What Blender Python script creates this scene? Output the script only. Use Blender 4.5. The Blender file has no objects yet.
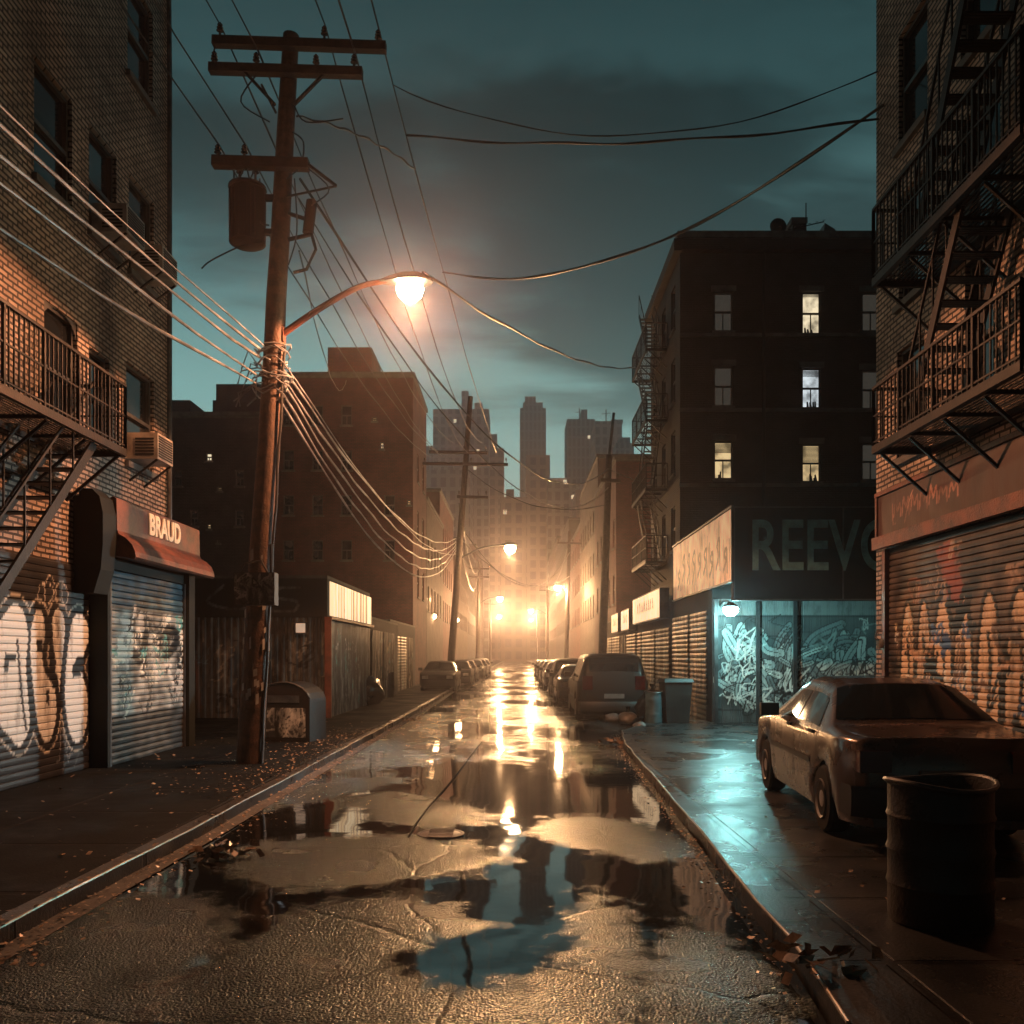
import bpy, math, random
import numpy as np
from mathutils import Vector, Matrix, noise as mnoise
R = math.radians
S = bpy.context.scene
COL = S.collection
F, CX, HY, CH = 900.0, 515.0, 655.0, 1.75      # focal px, vanishing point, camera height

# ------------------------------------------------------------ camera
cd = bpy.data.cameras.new('camera'); cam = bpy.data.objects.new('camera', cd); COL.objects.link(cam)
cam.location = (0, 0, CH); cam.rotation_euler = (R(90), 0, 0)
cd.sensor_width = 36; cd.lens = 36 * F / 1024; cd.shift_x = -(CX - 512) / 1024; cd.shift_y = (HY - 512) / 1024
cd.clip_start = 0.1; cd.clip_end = 3000
S.camera = cam
# ------------------------------------------------------------ exposure
S.view_settings.view_transform = 'Standard'; S.view_settings.look = 'None'
S.view_settings.exposure = -0.35; S.view_settings.gamma = 1
try: S.view_settings.use_curve_mapping = False
except Exception: pass
cy = S.cycles
cy.use_denoising = True; cy.volume_bounces = 1; cy.max_bounces = 6; cy.diffuse_bounces = 1; cy.glossy_bounces = 4
cy.transmission_bounces = 4; cy.sample_clamp_indirect = 4.0; cy.sample_clamp_direct = 0.0; cy.use_light_tree = True
HAZE = 0.0014
SODIUM = (1.0, 0.385, 0.165); AMBER = (1.0, 0.53, 0.23); CYAN = (0.36, 0.90, 0.88)
P_MAIN, P_FILL, P_CYAN = 3300, 4200, 420
# ------------------------------------------------------------ world: dusk sky, teal, lighter at the horizon, dark cloud banks
W = bpy.data.worlds.new('World'); S.world = W; W.use_nodes = True
nt = W.node_tree; nt.nodes.clear()
def N(t, typ, **kw):
    n = t.nodes.new(typ)
    for k, v in kw.items():
        if k in n.inputs.keys() if isinstance(k, str) else False: n.inputs[k].default_value = v
        else: setattr(n, k, v)
    return n
def ramp(t, stops, interp='LINEAR'):
    n = t.nodes.new('ShaderNodeValToRGB'); cr = n.color_ramp; cr.interpolation = interp
    while len(cr.elements) < len(stops): cr.elements.new(0.5)
    for e, (p, c) in zip(cr.elements, stops):
        e.position = p; e.color = (c[0], c[1], c[2], 1) if not isinstance(c, (int, float)) else (c, c, c, 1)
    return n
out = nt.nodes.new('ShaderNodeOutputWorld'); bg = nt.nodes.new('ShaderNodeBackground')
tc = nt.nodes.new('ShaderNodeTexCoord'); sp = nt.nodes.new('ShaderNodeSeparateXYZ')
nt.links.new(tc.outputs['Generated'], sp.inputs[0])
sky = ramp(nt, [(0.0, (.34, .52, .45)), (.16, (.31, .51, .455)), (.27, (.20, .40, .375)), (.37, (.078, .178, .180)), (.50, (.026, .070, .074)), (.62, (.012, .034, .037)), (1, (.006, .016, .018))])
nt.links.new(sp.outputs['Z'], sky.inputs[0])
ad = N(nt, 'ShaderNodeMath', operation='ADD'); ad.inputs[1].default_value = .22; nt.links.new(sp.outputs['Z'], ad.inputs[0])
cb = nt.nodes.new('ShaderNodeCombineXYZ')
for i, ax in enumerate('XY'):
    d = N(nt, 'ShaderNodeMath', operation='DIVIDE'); nt.links.new(sp.outputs[ax], d.inputs[0]); nt.links.new(ad.outputs[0], d.inputs[1]); nt.links.new(d.outputs[0], cb.inputs[i])
mp = nt.nodes.new('ShaderNodeMapping'); mp.inputs['Scale'].default_value = (.75, 1.6, 1); mp.inputs['Location'].default_value = (9.4, 6.2, 0)
nt.links.new(cb.outputs[0], mp.inputs[0])
nz = nt.nodes.new('ShaderNodeTexNoise'); nz.inputs['Scale'].default_value = 1.5; nz.inputs['Detail'].default_value = 7; nz.inputs['Roughness'].default_value = .55; nz.inputs['Distortion'].default_value = .35
nt.links.new(mp.outputs[0], nz.inputs['Vector'])
cl = ramp(nt, [(.42, 1.08), (.58, .30)], 'EASE'); nt.links.new(nz.outputs['Fac'], cl.inputs[0])
cm = N(nt, 'ShaderNodeMix', data_type='RGBA', blend_type='MULTIPLY'); cz = nt.nodes.new('ShaderNodeMapRange'); cz.inputs['From Min'].default_value = .12; cz.inputs['From Max'].default_value = .30; cz.inputs['To Min'].default_value = .25; cz.inputs['To Max'].default_value = 1.0; nt.links.new(sp.outputs['Z'], cz.inputs[0]); nt.links.new(cz.outputs[0], cm.inputs[0])
nt.links.new(sky.outputs[0], cm.inputs[6]); nt.links.new(cl.outputs[0], cm.inputs[7])
az = nt.nodes.new('ShaderNodeMapRange'); az.interpolation_type = 'SMOOTHSTEP'; az.inputs['From Min'].default_value = -.1; az.inputs['From Max'].default_value = .75; az.inputs['To Min'].default_value = .11; az.inputs['To Max'].default_value = 1.0
nt.links.new(sp.outputs['Y'], az.inputs[0])       # sky dimmed behind the viewer to cut fill on camera-facing sides
ca_ = N(nt, 'ShaderNodeMix', data_type='RGBA', blend_type='MULTIPLY'); ca_.inputs[0].default_value = 1; nt.links.new(cm.outputs[2], ca_.inputs[6]); nt.links.new(az.outputs[0], ca_.inputs[7])
nt.links.new(ca_.outputs[2], bg.inputs[0]); bg.inputs[1].default_value = 1.5
nt.links.new(bg.outputs[0], out.inputs[0])

# ------------------------------------------------------------ mesh helpers
rng = random.Random(11)
class MB:
    def __init__(s): s.v = []; s.f = []; s.sm = []
    def add(s, vs, fs, smooth=False):
        b = len(s.v); s.v += [tuple(v) for v in vs]; s.f += [tuple(i + b for i in f) for f in fs]; s.sm += [smooth] * len(fs); return s
    def box(s, x0, x1, y0, y1, z0, z1, T=None):
        vs = [(x, y, z) for z in (z0, z1) for y in (y0, y1) for x in (x0, x1)]
        if T: vs = [T(v) for v in vs]
        return s.add(vs, [(0, 2, 3, 1), (4, 5, 7, 6), (0, 1, 5, 4), (2, 6, 7, 3), (0, 4, 6, 2), (1, 3, 7, 5)])
    def beam(s, a, b, w, h=None):
        h = h or w; a = Vector(a); b = Vector(b); d = (b - a).normalized()
        up = Vector((0, 0, 1)) if abs(d.z) < .95 else Vector((0, 1, 0))
        x = d.cross(up).normalized() * w / 2; y = x.normalized().cross(d) * h / 2
        vs = [p + sx * x + sy * y for p in (a, b) for sx, sy in ((-1, -1), (1, -1), (1, 1), (-1, 1))]
        return s.add(vs, [(3, 2, 1, 0), (4, 5, 6, 7), (0, 1, 5, 4), (1, 2, 6, 5), (2, 3, 7, 6), (3, 0, 4, 7)])
    def tube(s, pts, r, n=6, cap=True):
        pts = [Vector(p) for p in pts]; rs = r if isinstance(r, (list, tuple)) else [r] * len(pts); vs = []; fs = []
        for i, p in enumerate(pts):
            d = (pts[min(i + 1, len(pts) - 1)] - pts[max(i - 1, 0)]).normalized()
            up = Vector((0, 0, 1)) if abs(d.z) < .9 else Vector((0, 1, 0))
            x = d.cross(up).normalized(); y = x.cross(d)
            for k in range(n):
                a = 2 * math.pi * k / n; vs.append(p + (x * math.cos(a) + y * math.sin(a)) * rs[i])
        for i in range(len(pts) - 1):
            for k in range(n):
                k2 = (k + 1) % n; fs.append((i * n + k, i * n + k2, (i + 1) * n + k2, (i + 1) * n + k))
        if cap: fs += [tuple(range(n))[::-1], tuple(range((len(pts) - 1) * n, len(pts) * n))]
        return s.add(vs, fs, True)
    def lathe(s, prof, c=(0, 0, 0), n=20, axis='Z', jit=0):
        vs = []; fs = []
        for (r, z) in prof:
            for k in range(n):
                a = 2 * math.pi * k / n; rr = r * (1 + jit * rng.uniform(-1, 1))
                p = (rr * math.cos(a), rr * math.sin(a), z)
                if axis == 'X': p = (p[2], p[0], p[1])
                if axis == 'Y': p = (p[0], p[2], p[1])
                vs.append((p[0] + c[0], p[1] + c[1], p[2] + c[2]))
        for i in range(len(prof) - 1):
            for k in range(n):
                k2 = (k + 1) % n; fs.append((i * n + k, i * n + k2, (i + 1) * n + k2, (i + 1) * n + k))
        fs += [tuple(range(n))[::-1], tuple(range((len(prof) - 1) * n, len(prof) * n))]
        return s.add(vs, fs, True)
def mesh_obj(name, mb, mat, parent=None, sharp=35):
    me = bpy.data.meshes.new(name); me.from_pydata([tuple(v) for v in mb.v], [], mb.f)
    me.polygons.foreach_set('use_smooth', mb.sm)
    me.materials.append(mat); me.update()
    if any(mb.sm):
        try: me.set_sharp_from_angle(angle=R(sharp))
        except Exception: pass
    o = bpy.data.objects.new(name, me); COL.objects.link(o)
    if parent: o.parent = parent
    return o
def tag(o, label=None, cat=None, group=None, kind=None):
    if label: o['label'] = label
    if cat: o['category'] = cat
    if group: o['group'] = group
    if kind: o['kind'] = kind
    return o
def thing(name, label, cat, loc=(0, 0, 0), rz=0, group=None):
    o = bpy.data.objects.new(name, None); COL.objects.link(o); o.location = loc; o.rotation_euler = (0, 0, rz)
    o.empty_display_size = .2
    return tag(o, label, cat, group)
def dup(o, loc, rz, label, sc=1.0):
    kids = [(c, [g for g in c.children]) for c in o.children]
    r = o.copy(); COL.objects.link(r); r.location = loc; r.rotation_euler = (0, 0, rz); r['label'] = label; r.scale = (sc, sc, sc)
    for c, gs in kids:
        q = c.copy(); COL.objects.link(q); q.parent = r
        for g in gs:
            h = g.copy(); COL.objects.link(h); h.parent = q
    return r
def gp(x, y, h=0.0):                                  # ground point seen at a pixel of the photo's plan
    z = (CH - h) * F / (y - HY); return ((x - CX) * z / F, z)
def at(x, y, z): return ((x - CX) * z / F, z, CH + (HY - y) * z / F)

# ------------------------------------------------------------ materials
def M(name, col, rough=.7, metal=0.0, var=.35, scale=3.0, bump=.0, bscale=40, coat=0.0, emis=None, es=0, rust=None, spec=.5):
    m = bpy.data.materials.new(name); m.use_nodes = True; t = m.node_tree; b = t.nodes['Principled BSDF']
    b.inputs['Roughness'].default_value = rough; b.inputs['Metallic'].default_value = metal
    b.inputs['Specular IOR Level'].default_value = spec
    if coat: b.inputs['Coat Weight'].default_value = coat; b.inputs['Coat Roughness'].default_value = .08
    tcn = t.nodes.new('ShaderNodeTexCoord'); n1 = t.nodes.new('ShaderNodeTexNoise')
    n1.inputs['Scale'].default_value = scale; n1.inputs['Detail'].default_value = 8; n1.inputs['Roughness'].default_value = .62
    t.links.new(tcn.outputs['Object'], n1.inputs['Vector'])
    c2 = rust or tuple(c * (1 - var) for c in col)
    c1 = col if rust else tuple(min(1, c * (1 + var * .6)) for c in col)
    rp = ramp(t, [(.38, c2), (.60, c1)]); t.links.new(n1.outputs['Fac'], rp.inputs[0]); t.links.new(rp.outputs[0], b.inputs['Base Color'])
    rr = t.nodes.new('ShaderNodeMapRange'); rr.inputs['To Min'].default_value = rough * .75; rr.inputs['To Max'].default_value = min(1, rough * 1.25)
    t.links.new(n1.outputs['Fac'], rr.inputs[0]); t.links.new(rr.outputs[0], b.inputs['Roughness'])
    if bump:
        n2 = t.nodes.new('ShaderNodeTexNoise'); n2.inputs['Scale'].default_value = bscale; n2.inputs['Detail'].default_value = 5
        t.links.new(tcn.outputs['Object'], n2.inputs['Vector'])
        bp = t.nodes.new('ShaderNodeBump'); bp.inputs['Strength'].default_value = bump; bp.inputs['Distance'].default_value = .02
        t.links.new(n2.outputs['Fac'], bp.inputs['Height']); t.links.new(bp.outputs[0], b.inputs['Normal'])
    if emis:
        b.inputs['Emission Color'].default_value = (*emis, 1); b.inputs['Emission Strength'].default_value = es
    return m
def brick(name, c1, c2, mortar, bw=.22, bh=.075, bump=.9, rough=.75, windows=None):
    m = bpy.data.materials.new(name); m.use_nodes = True; t = m.node_tree; b = t.nodes['Principled BSDF']
    g = t.nodes.new('ShaderNodeTexCoord'); s = t.nodes.new('ShaderNodeSeparateXYZ'); t.links.new(g.outputs['Object'], s.inputs[0])
    a = N(t, 'ShaderNodeMath', operation='ADD'); t.links.new(s.outputs[0], a.inputs[0]); t.links.new(s.outputs[1], a.inputs[1])
    c = t.nodes.new('ShaderNodeCombineXYZ'); t.links.new(a.outputs[0], c.inputs[0]); t.links.new(s.outputs[2], c.inputs[1])
    wn = t.nodes.new('ShaderNodeTexNoise'); wn.inputs['Scale'].default_value = 2.2; wn.inputs['Detail'].default_value = 3; t.links.new(c.outputs[0], wn.inputs['Vector'])
    vm = N(t, 'ShaderNodeVectorMath', operation='MULTIPLY_ADD'); vm.inputs[1].default_value = (.012, .03, 0); t.links.new(wn.outputs['Color'], vm.inputs[0]); t.links.new(c.outputs[0], vm.inputs[2])
    k = t.nodes.new('ShaderNodeTexBrick'); k.inputs['Scale'].default_value = 1; k.inputs['Brick Width'].default_value = bw; k.inputs['Row Height'].default_value = bh
    k.inputs['Mortar Size'].default_value = bh * .24; k.inputs['Mortar Smooth'].default_value = .35
    k.inputs['Color1'].default_value = (*c1, 1); k.inputs['Color2'].default_value = (*c2, 1); k.inputs['Mortar'].default_value = (*mortar, 1)
    t.links.new(vm.outputs[0], k.inputs['Vector'])
    n = t.nodes.new('ShaderNodeTexNoise'); n.inputs['Scale'].default_value = .9; n.inputs['Detail'].default_value = 9; n.inputs['Roughness'].default_value = .65; t.links.new(c.outputs[0], n.inputs['Vector'])
    rp = ramp(t, [(.35, .45), (.62, 1.15)]); t.links.new(n.outputs['Fac'], rp.inputs[0])
    mx = N(t, 'ShaderNodeMix', data_type='RGBA', blend_type='MULTIPLY'); mx.inputs[0].default_value = 1
    t.links.new(k.outputs['Color'], mx.inputs[6]); t.links.new(rp.outputs[0], mx.inputs[7]); t.links.new(mx.outputs[2], b.inputs['Base Color'])
    b.inputs['Roughness'].default_value = rough
    iv = N(t, 'ShaderNodeMath', operation='SUBTRACT'); iv.inputs[0].default_value = 1; t.links.new(k.outputs['Fac'], iv.inputs[1])
    n3 = t.nodes.new('ShaderNodeTexNoise'); n3.inputs['Scale'].default_value = 14; n3.inputs['Detail'].default_value = 5; t.links.new(c.outputs[0], n3.inputs['Vector'])
    sm = N(t, 'ShaderNodeMath', operation='MULTIPLY_ADD'); sm.inputs[1].default_value = .7; t.links.new(n3.outputs['Fac'], sm.inputs[0]); t.links.new(iv.outputs[0], sm.inputs[2])
    bp = t.nodes.new('ShaderNodeBump'); bp.inputs['Strength'].default_value = bump; bp.inputs['Distance'].default_value = .025
    t.links.new(sm.outputs[0], bp.inputs['Height']); t.links.new(bp.outputs[0], b.inputs['Normal'])
    return m
def painted(name, rough=.5, metal=.2, dirt=(.02, .018, .015), emis=0.0, dscale=2.5, dmin=.40, dmax=.66, streak=True, bump=.25):
    m = bpy.data.materials.new(name); m.use_nodes = True; t = m.node_tree; b = t.nodes['Principled BSDF']
    at_ = t.nodes.new('ShaderNodeAttribute'); at_.attribute_name = 'paint'
    g = t.nodes.new('ShaderNodeTexCoord'); mp_ = t.nodes.new('ShaderNodeMapping'); mp_.inputs['Scale'].default_value = (1, 1, .28) if streak else (1, 1, 1); t.links.new(g.outputs['Object'], mp_.inputs[0])
    n = t.nodes.new('ShaderNodeTexNoise'); n.inputs['Scale'].default_value = dscale; n.inputs['Detail'].default_value = 10; n.inputs['Roughness'].default_value = .7; t.links.new(mp_.outputs[0], n.inputs['Vector'])
    rp = ramp(t, [(dmin, 1), (dmax, 0)]); t.links.new(n.outputs['Fac'], rp.inputs[0])
    mx = N(t, 'ShaderNodeMix', data_type='RGBA'); mx.inputs[7].default_value = (*dirt, 1)
    t.links.new(rp.outputs[0], mx.inputs[0]); t.links.new(at_.outputs['Color'], mx.inputs[6]); t.links.new(mx.outputs[2], b.inputs['Base Color'])
    b.inputs['Roughness'].default_value = rough; b.inputs['Metallic'].default_value = metal
    if emis: t.links.new(mx.outputs[2], b.inputs['Emission Color']); b.inputs['Emission Strength'].default_value = emis
    bp = t.nodes.new('ShaderNodeBump'); bp.inputs['Strength'].default_value = bump; bp.inputs['Distance'].default_value = .02
    t.links.new(n.outputs['Fac'], bp.inputs['Height']); t.links.new(bp.outputs[0], b.inputs['Normal'])
    return m
def glow(name, col, s):
    m = bpy.data.materials.new(name); m.use_nodes = True; b = m.node_tree.nodes['Principled BSDF']
    b.inputs['Base Color'].default_value = (*col, 1); b.inputs['Emission Color'].default_value = (*col, 1); b.inputs['Emission Strength'].default_value = s
    return m
def lit_pane(name, col, s):
    m = bpy.data.materials.new(name); m.use_nodes = True; t = m.node_tree; b = t.nodes['Principled BSDF']
    g = t.nodes.new('ShaderNodeTexCoord'); n = t.nodes.new('ShaderNodeTexNoise'); n.inputs['Scale'].default_value = 2.3; n.inputs['Detail'].default_value = 3
    t.links.new(g.outputs['Object'], n.inputs['Vector']); rp = ramp(t, [(.36, tuple(c * .25 for c in col)), (.56, col)]); t.links.new(n.outputs['Fac'], rp.inputs[0])
    t.links.new(rp.outputs[0], b.inputs['Emission Color']); b.inputs['Emission Strength'].default_value = s; b.inputs['Base Color'].default_value = (.3, .3, .3, 1); b.inputs['Roughness'].default_value = .15
    return m
m_brickL = brick('brick_tan', (.50, .385, .31), (.34, .25, .20), (.04, .03, .025), bh=.074, bump=1)
m_brickR = brick('brick_buff', (.50, .385, .31), (.34, .25, .20), (.04, .03, .025), bh=.074, bump=1)
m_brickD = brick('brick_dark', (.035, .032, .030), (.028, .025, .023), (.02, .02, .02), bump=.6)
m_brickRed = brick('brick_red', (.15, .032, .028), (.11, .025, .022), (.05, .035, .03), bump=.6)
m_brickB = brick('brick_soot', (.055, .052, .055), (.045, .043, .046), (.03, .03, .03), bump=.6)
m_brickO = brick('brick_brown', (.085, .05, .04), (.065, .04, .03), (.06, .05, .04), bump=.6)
m_conc = M('concrete_dark', (.10, .10, .10), .8, bump=.3)
m_black = M('black_iron', (.009, .008, .008), .55, .1, rust=(.02, .010, .007), bump=.2, spec=.3)
m_frame = M('window_frame_paint', (.05, .05, .048), .5)
m_glass = M('dark_glass', (.012, .014, .016), .08, 0, var=.1)
m_glassdim = M('dim_glass', (.05, .05, .05), .15, 0, emis=(.30, .27, .22), es=.14)
m_lit1 = lit_pane('lit_warm_white', (1, .83, .55), 1.25)
m_lit2 = lit_pane('lit_cool_white', (.85, .95, 1.0), 1.1)
m_lit3 = lit_pane('lit_yellow', (1, .72, .36), 1.0)
m_wood = M('weathered_pole_wood', (.075, .038, .022), .7, var=.5, scale=6, bump=.6, bscale=30)
m_woodD = M('dark_pole_wood', (.05, .035, .026), .75, var=.4, scale=6, bump=.6)
m_steel = M('grey_galvanised_steel', (.10, .105, .11), .45, .7)
m_trans = M('transformer_paint', (.016, .017, .017), .6, .1)
m_cable = M('black_cable', (.02, .019, .018), .35, spec=.6)
m_cableL = M('pale_sheathed_cable', (.36, .38, .40), .32, .3, spec=.8, var=.6, scale=1.5)
m_rust = M('rusty_red_sheet', (.20, .065, .040), .5, .2, rust=(.07, .028, .02), bump=.4)
m_panel = M('near_black_panel', (.007, .010, .010), .7, .0, spec=.25)
m_dpanel = M('dark_render', (.022, .024, .024), .8, bump=.4)
m_ceram = M('insulator_ceramic', (.09, .06, .05), .25)
m_rubber = M('tyre_rubber', (.012, .012, .012), .9, spec=.15)
m_rim = M('wheel_rim', (.22, .22, .22), .4, .2)
m_carbeige = M('car_paint_beige', (.055, .038, .029), .28, .1, var=.08, coat=.8)
m_carblack = M('car_paint_black', (.008, .008, .008), .5, .0, var=.1, coat=.1, spec=.3)
m_cargrey = M('car_paint_grey', (.06, .062, .065), .3, .4, var=.1, coat=.8)
m_carred = M('car_paint_maroon', (.07, .018, .014), .3, .3, var=.1, coat=.8)
m_trim = M('black_trim', (.012, .012, .012), .5)
m_chrome = M('chrome', (.5, .5, .5), .15, 1)
m_lampc = M('headlamp_lens', (.45, .45, .43), .1, .3, coat=1)
m_tail = M('tail_lamp_red', (.05, .004, .004), .2, 0, coat=1)
m_plate = M('plate_pale', (.12, .12, .115), .5)
m_can = M('barrel_steel', (.012, .0115, .011), .5, .2, rust=(.018, .010, .007), bump=.3)
m_bag = M('black_bag_plastic', (.012, .012, .013), .22, bump=.6, bscale=9)
m_teal = M('letter_paint_teal', (.10, .25, .30), .6, var=.35, scale=5)
m_cream = M('letter_paint_cream', (.75, .60, .42), .6, var=.3, emis=(1, .62, .36), es=.25)  # cream paint also given a weak warm emission
m_ac = M('air_conditioner_enamel', (.46, .40, .34), .4, .1)
m_edge = M('kerb_edge_steel', (.62, .58, .52), .30, .9, rust=(.30, .2, .13), scale=1.3)

def walk_mat(name, joint, wetlo=.16, wethi=.5, base=(.055, .056, .056), jx=0.0, spec=.5):
    m = bpy.data.materials.new(name); m.use_nodes = True; t = m.node_tree; b = t.nodes['Principled BSDF']
    g = t.nodes.new('ShaderNodeTexCoord')
    n = t.nodes.new('ShaderNodeTexNoise'); n.inputs['Scale'].default_value = .9; n.inputs['Detail'].default_value = 9; n.inputs['Roughness'].default_value = .6; t.links.new(g.outputs['Object'], n.inputs['Vector'])
    n2 = t.nodes.new('ShaderNodeTexNoise'); n2.inputs['Scale'].default_value = 45; n2.inputs['Detail'].default_value = 4; t.links.new(g.outputs['Object'], n2.inputs['Vector'])
    k = t.nodes.new('ShaderNodeTexBrick'); k.offset = 0; k.inputs['Scale'].default_value = 1; k.inputs['Brick Width'].default_value = joint[0]; k.inputs['Row Height'].default_value = joint[1]; k.inputs['Mortar Size'].default_value = .04; k.inputs['Mortar Smooth'].default_value = .3
    mp_ = t.nodes.new('ShaderNodeMapping'); mp_.inputs['Location'].default_value = (jx, .2, 0); t.links.new(g.outputs['Object'], mp_.inputs[0]); t.links.new(mp_.outputs[0], k.inputs['Vector'])
    k.inputs['Color1'].default_value = (*base, 1); k.inputs['Color2'].default_value = (*[c * .7 for c in base], 1); k.inputs['Mortar'].default_value = (.012, .012, .012, 1)
    mr = t.nodes.new('ShaderNodeMapRange'); mr.inputs['From Min'].default_value = .38; mr.inputs['From Max'].default_value = .62; mr.inputs['To Min'].default_value = wetlo; mr.inputs['To Max'].default_value = wethi
    t.links.new(n.outputs['Fac'], mr.inputs[0]); t.links.new(mr.outputs[0], b.inputs['Roughness']); b.inputs['Specular IOR Level'].default_value = spec
    rp = ramp(t, [(.3, .5), (.7, 1.2)]); t.links.new(n.outputs['Fac'], rp.inputs[0])
    mx = N(t, 'ShaderNodeMix', data_type='RGBA', blend_type='MULTIPLY'); mx.inputs[0].default_value = 1; t.links.new(k.outputs['Color'], mx.inputs[6]); t.links.new(rp.outputs[0], mx.inputs[7]); t.links.new(mx.outputs[2], b.inputs['Base Color'])
    iv = N(t, 'ShaderNodeMath', operation='MULTIPLY_ADD'); iv.inputs[1].default_value = -5; t.links.new(k.outputs['Fac'], iv.inputs[0])
    ml = N(t, 'ShaderNodeMath', operation='MULTIPLY'); ml.inputs[1].default_value = .55; t.links.new(n2.outputs['Fac'], ml.inputs[0]); t.links.new(ml.outputs[0], iv.inputs[2])
    bp = t.nodes.new('ShaderNodeBump'); bp.inputs['Strength'].default_value = .7; bp.inputs['Distance'].default_value = .012
    t.links.new(iv.outputs[0], bp.inputs['Height']); t.links.new(bp.outputs[0], b.inputs['Normal'])
    return m
m_walkL = walk_mat('wet_pavement', (1.6, 1.6), .5, .8, base=(.010, .013, .015), spec=.08)
m_walkR = walk_mat('wet_flagstones', (2.9, 1.25), .16, .42, base=(.030, .032, .034), jx=.9)
m_kerb = walk_mat('wet_kerbstone', (1.0, 1.9), .22, .45, base=(.06, .06, .06))

# ------------------------------------------------------------ ground, road, pavements
KL = [(-3.35, -6), (-3.1, 4), (-3.02, 9), (-3.0, 15), (-2.95, 24), (-2.95, 35), (-3.15, 60), (-3.2, 320)]        # left kerb line
KR = [(1.25, -6), (1.45, 3.8), (1.56, 5), (1.78, 10), (2.02, 16.5), (2.3, 19.5), (3.5, 22.5), (3.55, 60), (3.6, 320)]  # right kerb line
def kx(K, y):
    return float(np.interp(y, [p[1] for p in K], [p[0] for p in K]))
m_ground = M('dark_ground', (.03, .03, .03), .7)
g = MB(); g.add([(-900, -60, -.16), (900, -60, -.16), (900, 1500, -.16), (-900, 1500, -.16)], [(0, 1, 2, 3)])
tag(mesh_obj('ground', g, m_ground), kind='structure')

# road: height and wetness follow where the worn asphalt stands out of the water
HIGH = [  # asphalt stands proud of the water here (traced in plan)
    [(228, 846), (300, 838), (420, 833), (470, 842), (508, 860), (470, 874), (400, 880), (340, 893), (262, 890), (222, 870)],
    [(262, 930), (300, 906), (375, 894), (440, 900), (492, 925), (440, 938), (400, 952), (398, 975), (450, 988), (520, 985), (560, 965), (572, 930), (578, 900), (592, 886), (612, 900), (640, 940), (660, 1060), (120, 1060), (150, 985), (210, 955)],
    [(-250, 1150), (-120, 960), (90, 895), (215, 895), (250, 950), (170, 985), (120, 1100)],
    [(655, 1100), (640, 950), (690, 915), (760, 960), (860, 1100)],
    [(525, 834), (545, 817), (600, 816), (655, 826), (700, 845), (690, 860), (640, 862), (580, 850)],
    [(340, 800), (400, 790), (470, 806), (500, 822), (440, 830), (370, 822)],
    [(200, 812), (260, 790), (330, 780), (400, 772), (420, 780), (350, 795), (250, 815)],
    [(500, 742), (545, 728), (600, 738), (640, 752), (560, 756)],
    [(300, 770), (380, 742), (470, 740), (440, 760), (360, 772)],
    [(540, 768), (600, 762), (610, 775), (560, 780)],
]
HIGH = [[gp(*p) for p in poly] for poly in HIGH]
def sdf(poly, X, Y):
    d = np.full(X.shape, 1e9); inside = np.zeros(X.shape, bool); n = len(poly)
    for i in range(n):
        ax, ay = poly[i]; bx, by = poly[(i + 1) % n]; ex, ey = bx - ax, by - ay
        t = np.clip(((X - ax) * ex + (Y - ay) * ey) / (ex * ex + ey * ey + 1e-12), 0, 1)
        d = np.minimum(d, np.hypot(X - ax - t * ex, Y - ay - t * ey))
        c = ((ay > Y) != (by > Y)) & (X < (bx - ax) * (Y - ay) / (by - ay + 1e-12) + ax); inside ^= c
    return np.where(inside, d, -d)
ys = np.concatenate([np.arange(-6, 3.4, .5), np.arange(3.5, 12, .05), np.arange(12, 24, .12), np.arange(24, 60, .5), np.arange(60, 321, 5)])
us = np.linspace(0, 1, 101)
XL = np.array([kx(KL, y) for y in ys]) + .16; XR = np.array([kx(KR, y) for y in ys]) - .01
GX = XL[:, None] + (XR - XL)[:, None] * us[None]; GY = np.repeat(ys[:, None], len(us), 1)
near = np.max(np.stack([sdf(p, GX, GY * 1.0) for p in HIGH]), 0)
pn = np.array([[mnoise.noise(Vector((x * .55, y * .28, 3.1))) + .5 * mnoise.noise(Vector((x * 1.5, y * .75, 7.7))) for x, y in zip(rx, ry)] for rx, ry in zip(GX, GY)])
far = pn * .8 + .05
wt = np.clip((GY - 11) / 4, 0, 1)
dry = np.clip(near * 1.7, -1, 1) * (1 - wt) + far * wt
crown = .0
road = MB(); ny, nx = GX.shape
me = bpy.data.meshes.new('road')
verts = np.stack([GX, GY, np.clip(dry, -.4, .4) * .010 + .0], -1).reshape(-1, 3)
idx = np.arange(ny * nx).reshape(ny, nx)
fcs = np.stack([idx[:-1, :-1], idx[:-1, 1:], idx[1:, 1:], idx[1:, :-1]], -1).reshape(-1, 4)
me.from_pydata(verts.tolist(), [], fcs.tolist())
a_ = me.attributes.new('dry', 'FLOAT', 'POINT'); a_.data.foreach_set('value', dry.reshape(-1).astype(np.float32))
me.polygons.foreach_set('use_smooth', [True] * len(me.polygons))
mr_ = bpy.data.materials.new('wet_asphalt'); mr_.use_nodes = True; t = mr_.node_tree; t.nodes.clear()
o_ = t.nodes.new('ShaderNodeOutputMaterial'); A = t.nodes.new('ShaderNodeBsdfPrincipled'); B = t.nodes.new('ShaderNodeBsdfPrincipled'); mix = t.nodes.new('ShaderNodeMixShader')
g_ = t.nodes.new('ShaderNodeTexCoord'); at_ = t.nodes.new('ShaderNodeAttribute'); at_.attribute_name = 'dry'
n = t.nodes.new('ShaderNodeTexNoise'); n.inputs['Scale'].default_value = 3.2; n.inputs['Detail'].default_value = 10; n.inputs['Roughness'].default_value = .68; t.links.new(g_.outputs['Object'], n.inputs['Vector'])
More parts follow.
